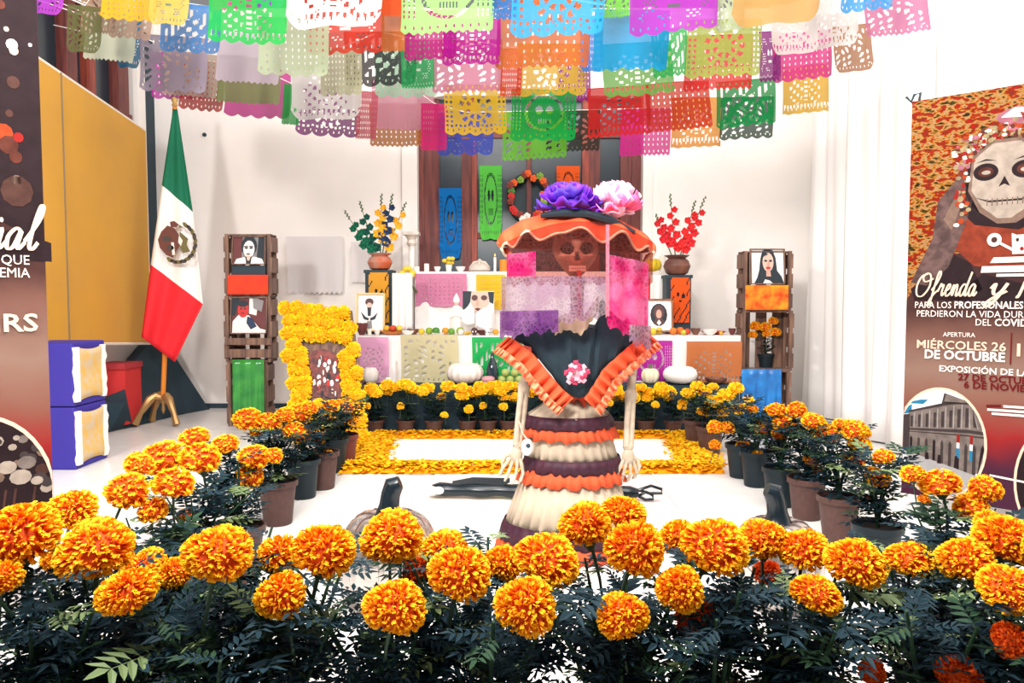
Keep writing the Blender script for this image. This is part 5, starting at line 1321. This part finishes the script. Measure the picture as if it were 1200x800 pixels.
def rf(u, v):
    a = PI * (-.17 + 1.34 * u); p = br(.355 - .02 * v, a, 0); up = max(0, math.sin(a))
    return p + Vector((0, -.02 - .27 * v * (.1 + .9 * up), (-.118 - .022 * math.cos(a * 9.5)) * v * (.3 + .7 * up))) - an * (.02 * math.sin(a * 14 + .6 * math.sin(a * 3)) * (.2 + v))
b.grid(rf, 240, 4); o = b.build('brim_ruffle', orange_r, cat_); o.modifiers.new('s', 'SOLIDIFY').thickness = .004
b = MB(); pth = [rf(i / 240, 1) for i in range(241)]; b.tube(pth, .006, 5); b.build('ruffle_piping', mat('pale_piping', '#ecd8b8', .7), cat_)
def rosette(name, c, rx, ry, rz, m, n, seed):
    rnd = random.Random(seed); b = MB(); b.m = 0; b.ball(c, .42, 14, 8, (rx, ry, rz))
    for k in range(n):
        a = k * 2.39996; el = rnd.uniform(-.45, 1.35); d = Vector((math.cos(a) * math.cos(el), math.sin(a) * math.cos(el), math.sin(el)))
        s = d.cross(Vector((0, 0, 1)) + d * .1).normalized(); u = s.cross(d); b.m = k % len(m)
        def P(i, j, d=d, s=s, u=u, a=a):
            p = d * (.5 + .5 * j) + s * (i - .5) * .85 * (.5 + .5 * j) + u * (.18 * j * math.sin(i * 9 + a) + .25 * j * j)
            return c + Vector((p.x * rx, p.y * ry, p.z * rz))
        b.grid(P, 6, 3)
    o = b.build(name, m, cat_); o.modifiers.new('s', 'SOLIDIFY').thickness = .003; return o
rosette('hat_flower', K(667, 240, .05), .145, .11, .1, [mat('violet_silk', '#6a28c0', .6), mat('deep_violet_silk', '#4a2aa0', .6)], 36, 5)
rosette('hat_flower', K(722, 242, .06), .125, .11, .115, [mat('pale_pink_silk', '#f0bcd0', .7), mat('pink_silk', '#ec70a8', .7), mat('pale_pink_silk', '#f0bcd0', .7)], 36, 6)
b = MB(); b.tube([K(634, 252, .02), K(660, 250, .0), K(690, 251, .0), K(715, 258, .02), K(745, 272, .05)], [.012, .02, .022, .022, .014], 8); b.build('hat_band', blackc, cat_)
# veil of lace hanging from the brim
def veil_mat(name, col, dens, lace, col2=None, tint=None, line=.3):
    m = bpy.data.materials.new(name); m.use_nodes = True; nt = m.node_tree; nt.nodes.clear()
    out = nt.nodes.new('ShaderNodeOutputMaterial'); d = nt.nodes.new('ShaderNodeBsdfDiffuse'); tl = nt.nodes.new('ShaderNodeBsdfTranslucent'); tr = nt.nodes.new('ShaderNodeBsdfTransparent')
    if tint: tr.inputs[0].default_value = hexc(tint)
    tc = nt.nodes.new('ShaderNodeTexCoord'); v = nt.nodes.new('ShaderNodeTexVoronoi'); v.inputs['Scale'].default_value = lace; v.feature = 'DISTANCE_TO_EDGE'
    r = nt.nodes.new('ShaderNodeValToRGB'); r.color_ramp.elements[0].position = .05; r.color_ramp.elements[1].position = .2
    r.color_ramp.elements[0].color = (min(1, dens + line),) * 3 + (1,); r.color_ramp.elements[1].color = (dens,) * 3 + (1,)
    nz = nt.nodes.new('ShaderNodeTexNoise'); nz.inputs['Scale'].default_value = 9
    cr = nt.nodes.new('ShaderNodeValToRGB'); cr.color_ramp.elements[0].color = hexc(col); cr.color_ramp.elements[1].color = hexc(col2 or col); cr.color_ramp.elements[0].position = .4; cr.color_ramp.elements[1].position = .6
    nt.links.new(tc.outputs['Object'], v.inputs['Vector']); nt.links.new(tc.outputs['Object'], nz.inputs['Vector'])
    nt.links.new(v.outputs['Distance'], r.inputs[0]); nt.links.new(nz.outputs['Fac'], cr.inputs[0])
    nt.links.new(cr.outputs[0], d.inputs[0]); nt.links.new(cr.outputs[0], tl.inputs[0])
    a = nt.nodes.new('ShaderNodeMixShader'); a.inputs[0].default_value = .3; nt.links.new(d.outputs[0], a.inputs[1]); nt.links.new(tl.outputs[0], a.inputs[2])
    b_ = nt.nodes.new('ShaderNodeMixShader'); nt.links.new(r.outputs[0], b_.inputs[0]); nt.links.new(tr.outputs[0], b_.inputs[1]); nt.links.new(a.outputs[0], b_.inputs[2]); nt.links.new(b_.outputs[0], out.inputs[0])
    return m
v_up = veil_mat('rust_veil', '#8a5048', .1, 60, '#8c4c44', tint='#cc9490', line=.14); v_pk = veil_mat('hot_pink_lace', '#d82870', .42, 50, '#d8709c', tint='#e070a0'); v_wh = veil_mat('pale_lace', '#b8a8b0', .26, 55, '#a888a0', tint='#b49cac'); v_vi = veil_mat('violet_lace', '#784088', .3, 50, '#a070a8', tint='#a084ac')
def vl(name, m, x0, x1, tops, bots, n=28, dep=.24, curv=0):
    b = MB()
    def f(u, v):
        px = x0 + (x1 - x0) * u; c = (px - 676) / 92
        t = tops[0] + (tops[1] - tops[0]) * u; bo = bots[0] + (bots[1] - bots[0]) * u
        t += curv * c * c; bo += 2.5 * math.sin(px * .42) + 1.5 * math.sin(px * .9); return K(px, t + (bo - t) * v, -dep * math.sqrt(max(0, 1 - c * c)) - .03 + .01 * math.sin(px * .28))
    b.grid(f, n, 10); return b.build(name, m, cat_)
vl('veil_front', v_up, 594, 758, (266, 266), (334, 334), 36, .24, 26)
vl('veil_side', v_pk, 703, 752, (302, 310), (378, 402), 16, .256)
vl('veil_side', v_pk, 594, 626, (300, 298), (336, 330), 8, .252)
vl('veil_lace', v_wh, 588, 703, (325, 326), (388, 368), 30, .262)
vl('veil_lace', v_vi, 586, 650, (364, 362), (394, 384), 20, .27)
vl('veil_lace', v_wh, 728, 755, (378, 380), (398, 406), 10, .265)
vl('veil_seam', veil_mat('rose_seam', '#c87888', .7, 60), 701, 705, (270, 270), (372, 368), 4, .275)
b = MB(); q = K(617, 517, -.14); b.ball(q, .03, 14, 10, (.9, .6, 1.3)); t = thing('white_pouch', 'small white rounded pouch with one black spot hanging beside the skirt', 'pouch', q - Vector((0, 0, .04)))
b.build('pouch_body', wp, t)
b = MB(); b.ball(q + Vector((.004, -.017, .01)), .011, 10, 6, (1, .4, 1)); b.build('spot', dark, t)
b = MB(); b.tube([q + Vector((0, 0, .035)), K(612, 502, -.13), K(608, 490, -.08)], .004, 6); b.build('cord', bone, t)
# ---------------------------------------------------------------- printed poster stands
def text_faces(body, bold=0.0, shear=0.0, res=2):
    cu = bpy.data.curves.new('lettering', 'FONT'); cu.body = body; cu.size = 1; cu.resolution_u = res; cu.offset = bold; cu.shear = shear
    o = bpy.data.objects.new('lettering', cu)
    me = bpy.data.meshes.new_from_object(o)
    vs = [v.co.copy() for v in me.vertices]; fs = [list(p.vertices) for p in me.polygons]
    bpy.data.objects.remove(o); bpy.data.meshes.remove(me); bpy.data.curves.remove(cu)
    return vs, fs
def dk(h, f=.5): c = hexc(h); return (c[0] * f, c[1] * f, c[2] * f, 1)
def bg_mat():
    m = bpy.data.materials.new('poster_print'); m.use_nodes = True; nt = m.node_tree; p = nt.nodes['Principled BSDF']; p.inputs['Roughness'].default_value = .6; p.inputs['Specular IOR Level'].default_value = .06
    uv = nt.nodes.new('ShaderNodeUVMap'); s = nt.nodes.new('ShaderNodeSeparateXYZ'); nz = nt.nodes.new('ShaderNodeTexNoise'); nz.inputs['Scale'].default_value = 5; nz.inputs['Detail'].default_value = 5
    mp = nt.nodes.new('ShaderNodeMapping'); mp.inputs['Scale'].default_value = (1, 2.2, 1)
    ad = nt.nodes.new('ShaderNodeMath'); ad.operation = 'MULTIPLY_ADD'; ad.inputs[1].default_value = .06; r = nt.nodes.new('ShaderNodeValToRGB')
    nt.links.new(uv.outputs[0], s.inputs[0]); nt.links.new(uv.outputs[0], mp.inputs[0]); nt.links.new(mp.outputs[0], nz.inputs['Vector']); nt.links.new(nz.outputs['Fac'], ad.inputs[0]); nt.links.new(s.outputs[1], ad.inputs[2]); nt.links.new(ad.outputs[0], r.inputs[0]); nt.links.new(r.outputs[0], p.inputs['Base Color'])
    e = r.color_ramp.elements
    e[0].position = 0; e[0].color = dk('#5c3048'); e[1].position = 1; e[1].color = dk('#4a3038')
    for q, c in ((.12, '#5c3048'), (.15, '#7c3040'), (.2, '#b83434'), (.27, '#a86c5c'), (.35, '#b08c7c'), (.44, '#94685c'), (.5, '#5c3c38'), (.66, '#4c3234')):
        k = e.new(q); k.color = dk(c)
    return m
def flower_wall_mat():
    m = bpy.data.materials.new('printed_flower_wall'); m.use_nodes = True; nt = m.node_tree; p = nt.nodes['Principled BSDF']; p.inputs['Roughness'].default_value = .6; p.inputs['Specular IOR Level'].default_value = .06
    uv = nt.nodes.new('ShaderNodeTexCoord'); v = nt.nodes.new('ShaderNodeTexNoise'); v.inputs['Scale'].default_value = 24; v.inputs['Detail'].default_value = 3; mp = nt.nodes.new('ShaderNodeMapping'); mp.inputs['Scale'].default_value = (1, 1, 2.0)
    r = nt.nodes.new('ShaderNodeValToRGB'); r.color_ramp.interpolation = 'LINEAR'; e = r.color_ramp.elements
    e[0].position = .3; e[0].color = dk('#2c2420', .3); e[1].position = .7; e[1].color = dk('#c81410', .45)
    for q, c in ((.37, '#5a5020'), (.42, '#e08c10'), (.47, '#dcb890'), (.51, '#e0a020'), (.55, '#d83010'), (.62, '#8a3c20')): k = e.new(q); k.color = dk(c, .36)
    nt.links.new(uv.outputs['Object'], mp.inputs[0]); nt.links.new(mp.outputs[0], v.inputs['Vector']); nt.links.new(v.outputs['Fac'], r.inputs[0]); nt.links.new(r.outputs[0], p.inputs['Base Color'])
    return m
BG, FWM = bg_mat(), flower_wall_mat()
PC = {k: mat('poster_' + k, dk(v, .85 if k in ('white', 'cream', 'sky') else .46), .6, spec=.06, noise=n_, nscale=25) for k, v, n_ in (('dark', '#3c2c30', .2), ('bone', '#e0cdbc', .25), ('boneshade', '#a88878', .3), ('shawl', '#b85038', .35), ('arm', '#8a6c68', .5), ('red', '#b8302c', 0), ('deepred', '#8c2428', 0), ('white', '#f2e8e0', 0), ('cream', '#e8c8b0', 0), ('sky', '#e8eaf0', .1), ('blue', '#38a0d0', .1), ('stone', '#a89890', .35), ('stoned', '#5c5050', .2), ('street', '#d8d4d4', .1), ('orange', '#d85830', .3), ('warm', '#7c4438', .4), ('blossom', '#d8c090', .4), ('pink', '#d8889a', .3), ('olive', '#5c6038', .3), ('brown', '#6a4840', .3))}
PN = list(PC)
def poster(label, E0, U, N, w, h, zb, lean=0):
    """E0 left bottom corner, U unit vector along the width, N towards the viewer"""
    E0 = Vector(E0); E0.z = zb; U = Vector(U).normalized(); N = Vector(N).normalized(); V = Vector((0, 0, 1))
    ctr = E0 + U * w / 2 + N * .0; t = thing('poster_stand', label, 'poster', (ctr.x, ctr.y, 0))
    def P(u, v, k=0): return E0 + U * u + V * v + N * (.0004 * k)
    b = MB(); b.poly([P(0, 0), P(w, 0), P(w, h), P(0, h)], [(0, 0), (1, 0), (1, 1), (0, 1)]); b.poly([P(0, h, -4), P(w, h, -4), P(w, 0, -4), P(0, 0, -4)], [(0, 1), (1, 1), (1, 0), (0, 0)])
    b.build('poster_sheet', BG, t, smooth=False)
    b = MB(); c = P(w / 2, h / 2, -120)
    for u in (0, w):
        for v in (0, h): b.tube([P(u, v, -18), c], .008, 6)
    b.tube([c, Vector((c.x, c.y, 0)) - N * .35], .012, 8)
    for u in (.1, w - .1): b.tube([P(u, 0, -60), P(u, -zb + .005, -60) ], .01, 6)
    b.build('frame_rods', dark, t)
    for u, s in ((0, -1), (w, 1)):
        b = MB(); q = P(u, h, 0); b.tube([q + U * s * .03 + V * .03, q + U * s * .005 + V * -.0, q - U * s * .01 + V * .035, q - U * s * .04 + V * .04, q - U * s * .035 + V * .0], .007, 6); b.build('corner_hook', dark, t)
    S = {}
    def ink(name, col, pts, k): 
        b = S.setdefault(name, MB()); b.m = PN.index(col); b.poly([P(x, y, k) for x, y in pts])
    def ee(cx, cy, rx, ry, n=20): return [(cx + rx * math.cos(2 * PI * i / n), cy + ry * math.sin(2 * PI * i / n)) for i in range(n)]
    def line(name, body, u0, u1, v, hh, col='white', bold=0., shear=0., k=14, a='w'):
        vs, fs = text_faces(body, bold, shear); b = S.setdefault((name, body), MB()); b.m = PN.index(col)
        x0 = min(p.x for p in vs); x1 = max(p.x for p in vs)
        s = (u1 - u0) / (x1 - x0); sy = hh / .7
        b.add([P(u0 + (p.x - x0) * s, v + p.y * sy, k) for p in vs], fs)
    return t, P, S, ink, ee, line, w, h
GLYPH = {'O': (.98, [(.55, .95), (.2, .85), (.02, .45), (.15, .05), (.5, .02), (.8, .4), (.75, .85), (.5, .98), (.3, .8), (.5, .62), (.95, .75)]), 'f': (.4, [(0, .25), (.25, .6), (.35, .95), (.25, 1.05), (.17, .8), (.12, .2), (.08, -.3), (-.02, -.38), (0, -.2), (.2, .1), (.4, .25)]),
 'r': (.4, [(0, .2), (.12, .52), (.15, .42), (.28, .48), (.25, .2), (.3, .02), (.42, .15)]), 'e': (.4, [(0, .2), (.22, .3), (.28, .45), (.18, .5), (.08, .3), (.12, .05), (.25, .02), (.42, .18)]),
 'n': (.48, [(0, .2), (.1, .48), (.1, .02), (.18, .38), (.28, .48), (.32, .3), (.32, .05), (.4, .02), (.5, .18)]), 'd': (.53, [(.35, .42), (.2, .5), (.05, .3), (.08, .04), (.22, .05), (.36, .4), (.5, 1.0), (.4, .5), (.36, .1), (.42, .02), (.55, .18)]),
 'a': (.48, [(.33, .42), (.2, .5), (.04, .3), (.08, .03), (.22, .06), (.34, .46), (.32, .1), (.38, .02), (.5, .18)]), 'y': (.5, [(0, .3), (.08, .5), (.1, .2), (.2, .05), (.34, .2), (.42, .52), (.3, -.05), (.15, -.4), (.02, -.35), (.15, -.1), (.5, .2)]),
 'M': (.85, [(0, .05), (.1, .1), (.25, .95), (.35, .3), (.4, .05), (.65, .95), (.7, .3), (.72, .05), (.85, .15)]), 'm': (.58, [(0, .2), (.1, .48), (.1, .02), (.22, .45), (.27, .02), (.4, .46), (.44, .05), (.52, .02), (.6, .18)]),
 'o': (.42, [(.3, .48), (.1, .45), (.04, .2), (.15, .02), (.3, .15), (.28, .42), (.2, .48), (.45, .42)]), 'i': (.28, [(0, .2), (.12, .48), (.12, .1), (.18, .02), (.3, .18)]), 'l': (.34, [(0, .2), (.25, .7), (.28, 1.02), (.2, 1.02), (.14, .5), (.15, .08), (.25, .02), (.35, .18)])}
def script_word(S, P, word, u0, u1, v, hh, col, k=14):
    """brush lettering: each letter a thick-and-thin ribbon along a smooth path"""
    tot = sum(GLYPH[c][0] for c in word); sx = (u1 - u0) / tot; x = 0
    for n_, c in enumerate(word):
        adv, pts = GLYPH[c]; q = [Vector((x + a + .3 * b_, b_, 0)) for a, b_ in pts]; sm = []
        for i in range(len(q) - 1):
            p0, p1, p2, p3 = q[max(i - 1, 0)], q[i], q[i + 1], q[min(i + 2, len(q) - 1)]
            for j in range(5):
                t_ = j / 5; sm.append(.5 * ((2 * p1) + (p2 - p0) * t_ + (2 * p0 - 5 * p1 + 4 * p2 - p3) * t_ ** 2 + (3 * p1 - p0 - 3 * p2 + p3) * t_ ** 3))
        sm.append(q[-1]); b = S.setdefault(('script_letter', word + str(n_)), MB()); b.m = PN.index(col); vs = []
        for i, p in enumerate(sm):
            d = (sm[min(i + 1, len(sm) - 1)] - sm[max(i - 1, 0)]).normalized(); w_ = .022 + .034 * abs(d.y)
            nn = Vector((-d.y, d.x, 0)) * w_
            for s_ in (-1, 1): e = p + nn * s_; vs.append(P(u0 + e.x * sx, v + e.y * hh, k + .02 * i + n_ * .3))
        b.add(vs, [(2 * i, 2 * i + 1, 2 * i + 3, 2 * i + 2) for i in range(len(sm) - 1)])
        if c == 'i': b.poly([P(u0 + (x + .26 + .05 * math.cos(g)) * sx, v + (.68 + .06 * math.sin(g)) * hh, k) for g in [i * PI / 4 for i in range(8)]])
        x += adv
def fill_poster(T):
    t, P, S, ink, ee, line, w, h = T
    I = 'printed_picture'
    # flower wall
    b = MB(); b.poly([P(.0, .5 * h, 1), P(.12, .6 * h, 1), P(.3, .62 * h, 1), P(.62, .75 * h, 1), P(.66, h, 1), P(.0, h, 1)]); b.build('printed_flower_wall', FWM, t, smooth=False)
    def wom(c, pts, k): ink(I, c, [(x - .105 * min(1, max(0, (y - 1.0) / .3)), 1.715 + (y - 1.6) * .88) for x, y in pts], k)
    def arm_(c, pts, k): ink(I, c, [(x, 1.16 + (y - 1.06) * .965) for x, y in pts], k)
    # woman with skull make-up
    wom( 'shawl', [(.22, 1.28), (.34, 1.62), (.5, 1.72), (.74, 1.6), (.84, 1.2), (.6, 1.02), (.34, 1.06)], 2)
    arm_( 'dark', [(.02, 1.02), (.2, 1.22), (.3, 1.16), (.36, 1.02), (.3, .96), (.04, .96)], 3)
    arm_( 'dark', [(.36, 1.1), (.56, 1.04), (.9, 1.04), (1.0, 1.0), (1.0, .93), (.2, .96)], 3)
    arm_( 'arm', [(.02, 1.06), (.12, 1.3), (.14, 1.5), (.24, 1.63), (.32, 1.56), (.27, 1.36), (.2, 1.14), (.1, 1.04)], 4)
    arm_( 'boneshade', [(.17, 1.4), (.23, 1.54), (.26, 1.5), (.21, 1.34)], 5)
    wom( 'dark', ee(.56, 1.55, .19, .24), 4); wom( 'dark', [(.4, 1.6), (.34, 1.4), (.42, 1.3), (.6, 1.26), (.76, 1.36), (.78, 1.7)], 4)
    wom( 'boneshade', [(.385, 1.5), (.4, 1.7), (.48, 1.78), (.62, 1.78), (.72, 1.68), (.73, 1.48), (.68, 1.36), (.6, 1.3), (.52, 1.3), (.44, 1.37)], 5)
    wom( 'bone', [(.4, 1.5), (.41, 1.68), (.49, 1.76), (.61, 1.76), (.7, 1.66), (.7, 1.5), (.64, 1.38), (.58, 1.33), (.52, 1.33), (.45, 1.4)], 6)
    for cx in (.462, .63):
        wom( 'dark', ee(cx, 1.6, .056, .05), 7); wom( 'warm', ee(cx, 1.6, .034, .028), 8); wom( 'bone', ee(cx + .002, 1.597, .02, .012), 9)
        wom( 'dark', [(cx - .05, 1.655), (cx, 1.675), (cx + .05, 1.66), (cx, 1.665)], 7)
    wom( 'dark', [(.545, 1.57), (.52, 1.51), (.545, 1.525), (.57, 1.51)], 7)
    wom( 'dark', [(.41, 1.46), (.48, 1.435), (.62, 1.435), (.7, 1.47), (.62, 1.425), (.48, 1.425)], 7)
    for k in range(8): x = .47 + k * .022; wom('boneshade', [(x, 1.445), (x + .005, 1.445), (x + .005, 1.405), (x, 1.405)], 8)
    rr = random.Random(2)
    for k in range(190):   # crown of flowers
        a = rr.uniform(.25, 2.9) if k < 60 else rr.uniform(1.3, 3.1); r = rr.uniform(.2, .31) if k < 60 else rr.uniform(.19, .27); cx, cy = .55 + math.cos(a) * r * .85, 1.62 + math.sin(a) * r * .9
        wom( rr.choice(['blossom', 'blossom', 'red', 'white', 'pink', 'orange', 'warm']), ee(cx, cy, rr.uniform(.006, .018), rr.uniform(.006, .018), 7), 8 + k * .03)
    wom( 'pink', ee(.6, 1.9, .1, .05, 12), 8); wom( 'white', [(.52, 1.9), (.58, 1.95), (.68, 1.93), (.62, 1.89)], 9); wom( 'red', [(.6, 1.92), (.66, 1.9), (.62, 1.87)], 9)
    for k in range(26): wom( rr.choice(['red', 'blossom', 'orange', 'white']), ee(.36 + rr.uniform(-.03, .03), rr.uniform(1.3, 1.72), rr.uniform(.008, .016), rr.uniform(.008, .02), 7), 9 + k * .02)
    # dusk lights at the right of the picture
    ink(I, 'dark', [(.8, 1.2), (.86, h), (w, h), (w, 1.1)], 2.5)
    for cx, cy, r, c in ((.885, 1.84, .008, 'cream'), (.9, 1.79, .018, 'white'), (.905, 1.77, .014, 'cream'), (.9, 1.66, .02, 'brown'), (.865, 1.48, .03, 'orange'), (.91, 1.47, .016, 'red'), (.88, 1.44, .03, 'warm'), (.9, 1.28, .05, 'brown'), (.9, 1.32, .016, 'boneshade'), (.87, 2.0, .02, 'warm'), (.87, 1.92, .015, 'warm'), (.9, 1.4, .02, 'warm'), (.885, 1.55, .012, 'brown'), (.955, 1.8, .006, 'white')):
        ink(I, c, ee(cx, cy, r, r * 1.1, 10), 4 + cx)
    # emblem
    def emb(c, pts, k): ink('emblem', c, [(x + .02, y + .165) for x, y in pts], k)
    emb( 'white', ee(.385, 1.205, .032, .034), 12); emb( 'brown', ee(.385, 1.205, .014, .015), 13)
    emb( 'white', [(.46, 1.235), (.48, 1.225), (.53, 1.225), (.55, 1.235), (.545, 1.13), (.465, 1.13)], 12)
    emb( 'white', [(.41, 1.195), (.465, 1.16), (.465, 1.145), (.41, 1.18)], 12); emb( 'white', [(.55, 1.16), (.6, 1.2), (.61, 1.19), (.55, 1.145)], 12); emb( 'white', ee(.62, 1.205, .028, .03), 12)
    for cx in (.485, .525): emb( 'brown', ee(cx, 1.2, .008, .01, 8), 13)
    emb( 'red', ee(.505, 1.155, .009, .011, 8), 13)
    emb( 'white', [(.37, 1.088), (.385, 1.116), (.66, 1.116), (.645, 1.088)], 12); emb( 'white', [(.33, 1.04), (.335, 1.072), (.7, 1.072), (.69, 1.04)], 12); emb( 'white', [(.4, 1.018), (.4, 1.032), (.64, 1.032), (.64, 1.018)], 12)
    T_ = 'lettering'
    script_word(S, P, 'Ofrenda', .04, .33, 1.085, .125, 'cream'); script_word(S, P, 'y', .385, .46, 1.085, .125, 'cream'); script_word(S, P, 'Memorial', .505, .95, 1.075, .15, 'cream')
    line(T_, 'PARA LOS', .045, .22, 1.022, .034); line(T_, 'PROFESIONALES', .235, .54, 1.022, .036, bold=.02); line(T_, 'DE LA', .56, .66, 1.022, .034); line(T_, 'SALUD', .68, .825, 1.022, .036, bold=.02); line(T_, 'QUE', .845, .93, 1.022, .034)
    line(T_, 'PERDIERON LA VIDA DURANTE LA PANDEMIA', .055, .93, .976, .034)
    line(T_, 'DEL', .335, .405, .934, .034); line(T_, 'COVID 19', .42, .62, .934, .036, bold=.02)
    line(T_, 'APERTURA', .185, .335, .872, .024)
    line(T_, 'MIÉRCOLES 26', .06, .473, .806, .044, 'cream', .015); line(T_, 'DE OCTUBRE', .1, .47, .753, .046, bold=.03)
    ink('divider_line', 'deepred', [(.491, .74), (.497, .74), (.497, .9), (.491, .9)], 12)
    line(T_, '17:00 HRS', .52, .95, .785, .062, 'cream', .02)
    line(T_, 'EXPOSICIÓN DE LA OFRENDA', .173, .8, .686, .032, 'white', .02); line(T_, '27 DE OCTUBRE AL', .262, .7, .646, .034, 'deepred', .03); line(T_, '6 DE NOVIEMBRE', .29, .69, .607, .034, 'deepred', .03)
    for k, (x0, x1, y, c) in enumerate(((.395, .46, .515, 'deepred'), (.47, .75, .52, 'white'), (.4, .72, .497, 'white'), (.42, .76, .478, 'white'))): ink(('small_print', k), c, [(x0, y), (x1, y + .006), (x1, y + .018), (x0, y + .012)], 12)
    ink(('small_print', 9), 'white', [(.42, .16), (.95, .12), (.95, .13), (.42, .17)], 12)
    # round photograph of a long palace facade
    C = lambda px, py: (.191 + (px - 1103) * .0040, .329 - (py - 513) * .00457)
    ccx, ccy, rx, ry = .185, .3, .22, .3
    def clip(pts, cx=ccx, cy=ccy, a=rx - .012, c=ry - .014):
        out = []
        for x, y in pts:
            dx, dy = (x - cx) / a, (y - cy) / c; d = math.hypot(dx, dy)
            if d > 1: x, y = cx + dx / d * a, cy + dy / d * c
            out.append((max(x, .003), y))
        return out
    def fc(c, pts, k, dens=1):
        q = []
        for i in range(len(pts)):
            (x0, y0), (x1, y1) = pts[i], pts[(i + 1) % len(pts)]
            for j in range(dens): q.append((x0 + (x1 - x0) * j / dens, y0 + (y1 - y0) * j / dens))
        ink('palace_photograph', c, clip(q), k)
    ink('palace_photograph', 'cream', [(max(x, .002), y) for x, y in ee(ccx, ccy, rx, ry, 40)], 4)
    ink('palace_photograph', 'sky', [(max(x, .003), y) for x, y in ee(ccx, ccy, rx - .012, ry - .014, 40)], 5)
    fc('blue', [C(1052, 480), C(1066, 476), C(1066, 487), C(1052, 489)], 6, 3); fc('blue', [C(1066, 471), C(1086, 469), C(1080, 475), C(1064, 475)], 6, 2)
    R = lambda t: C(1062 + 96 * t, 484 - 28 * t)      # roof line, then cornice and pavement lines
    def fa(t, v):                                     # v 0 roof .. 1 pavement
        (x0, y0), (x1, y1) = R(t), C(1062 + 96 * t, 533 + 22 * t); return (x0 + (x1 - x0) * v, y0 + (y1 - y0) * v)
    fc('stone', [fa(0, 0), fa(1, 0), fa(1, 1), fa(0, 1)], 7, 6)
    fc('street', [fa(0, 1), fa(1, 1), C(1158, 600), C(1050, 600)], 7, 8)
    fc('stoned', [C(1050, 490), C(1064, 488), C(1064, 535), C(1050, 530)], 8, 4)
    for v, th in ((.0, .05), (.43, .045), (.5, .02)): fc('stoned', [fa(0, v), fa(1, v), fa(1, v + th), fa(0, v + th)], 8, 4)
    fc('stoned', [fa(.42, 0), fa(.45, -.16), fa(.8, -.14), fa(.84, 0)], 8); fc('stone', [fa(.45, -.02), fa(.47, -.13), fa(.78, -.12), fa(.8, -.02)], 9)
    for k in range(10):
        ft = .03 + k * .098; w_ = .03 + .012 * k / 9
        fc('stoned', [fa(ft, .14), fa(ft + w_, .14), fa(ft + w_, .4), fa(ft, .4)], 9)
        fc('stoned' if k % 3 else 'dark', [fa(ft, .66), fa(ft + w_ * .5, .61), fa(ft + w_, .66), fa(ft + w_, 1), fa(ft, 1)], 9)
        fc('street', [fa(ft + w_ + .012, .08), fa(ft + w_ + .022, .08), fa(ft + w_ + .022, .42), fa(ft + w_ + .012, .42)], 9)
    for ft in (.62, .78):
        for c_, v0, v1 in (('red', .5, .62), ('white', .62, .7), ('blue', .7, .84)): fc(c_, [fa(ft, v0), fa(ft + .035, v0), fa(ft + .035, v1), fa(ft, v1)], 10)
    for px, py, hh in ((1085, 540, 8), (1100, 543, 10), (1120, 546, 14), (1073, 535, 6)): fc('dark', [C(px, py - hh), C(px + 3, py - hh), C(px + 4, py), C(px - 1, py)], 11)
    # round photograph of dark figures and pale flowers
    c2x, c2y = .76, .16
    lo = .012
    def cl2(pts): return [(min(x, w - .003), max(y, lo)) for x, y in clip(pts, c2x, c2y, .222, .318)]
    ink('night_photograph', 'cream', [(min(x, w - .001), max(y, lo - .004)) for x, y in ee(c2x, c2y, .235, .335, 40)], 4)
    ink('night_photograph', 'dark', [(min(x, w - .003), max(y, lo)) for x, y in ee(c2x, c2y, .223, .32, 40)], 5)
    rq = random.Random(8)
    for k in range(60):
        x, y = rq.uniform(.56, .97), rq.uniform(.2, .4) + rq.uniform(-.03, .03); r = rq.uniform(.008, .024)
        ink('night_photograph', rq.choice(['stoned', 'boneshade', 'stone', 'bone', 'brown', 'dark', 'stoned']), cl2(ee(x, y, r, r * .9, 8)), 6 + k * .03)
    for x, y, r, c in ((.88, .26, .035, 'bone'), (.84, .3, .03, 'bone'), (.9, .31, .03, 'stone'), (.93, .24, .02, 'bone'), (.89, .12, .025, 'boneshade'), (.885, .11, .012, 'dark')): ink('night_photograph', c, cl2(ee(x, y, r, r * .8, 10)), 8.2 + x * .5)
    for x in (.8, .83, .86, .92): ink('night_photograph', 'brown', cl2([(x, .22), (x + .008, .22), (x - .02, .02), (x - .03, .02)]), 9)
    for n_, b in S.items(): b.build(n_ if isinstance(n_, str) else n_[0], [PC[c] for c in PN], t, smooth=False)
cR = math.radians(43)
pe = W(1050, 577, 4.2)
fill_poster(poster('tall printed event poster at the right with a skull-painted woman and round palace photograph', (pe.x + .028, 4.2, 0), (math.cos(cR), -math.sin(cR), 0), (-math.sin(cR), -math.cos(cR), 0), .98, 2.13, pe.z))
cL = math.radians(40)
ce = Vector((W(53, 300, 2.8).x, 2.8, 0)); U2 = Vector((math.cos(cL), math.sin(cL), 0))
fill_poster(poster('tall printed event poster cut by the left edge of the frame', ce - U2 * .98, U2, (math.sin(cL), -math.cos(cL), 0), .98, 2.13, .27))
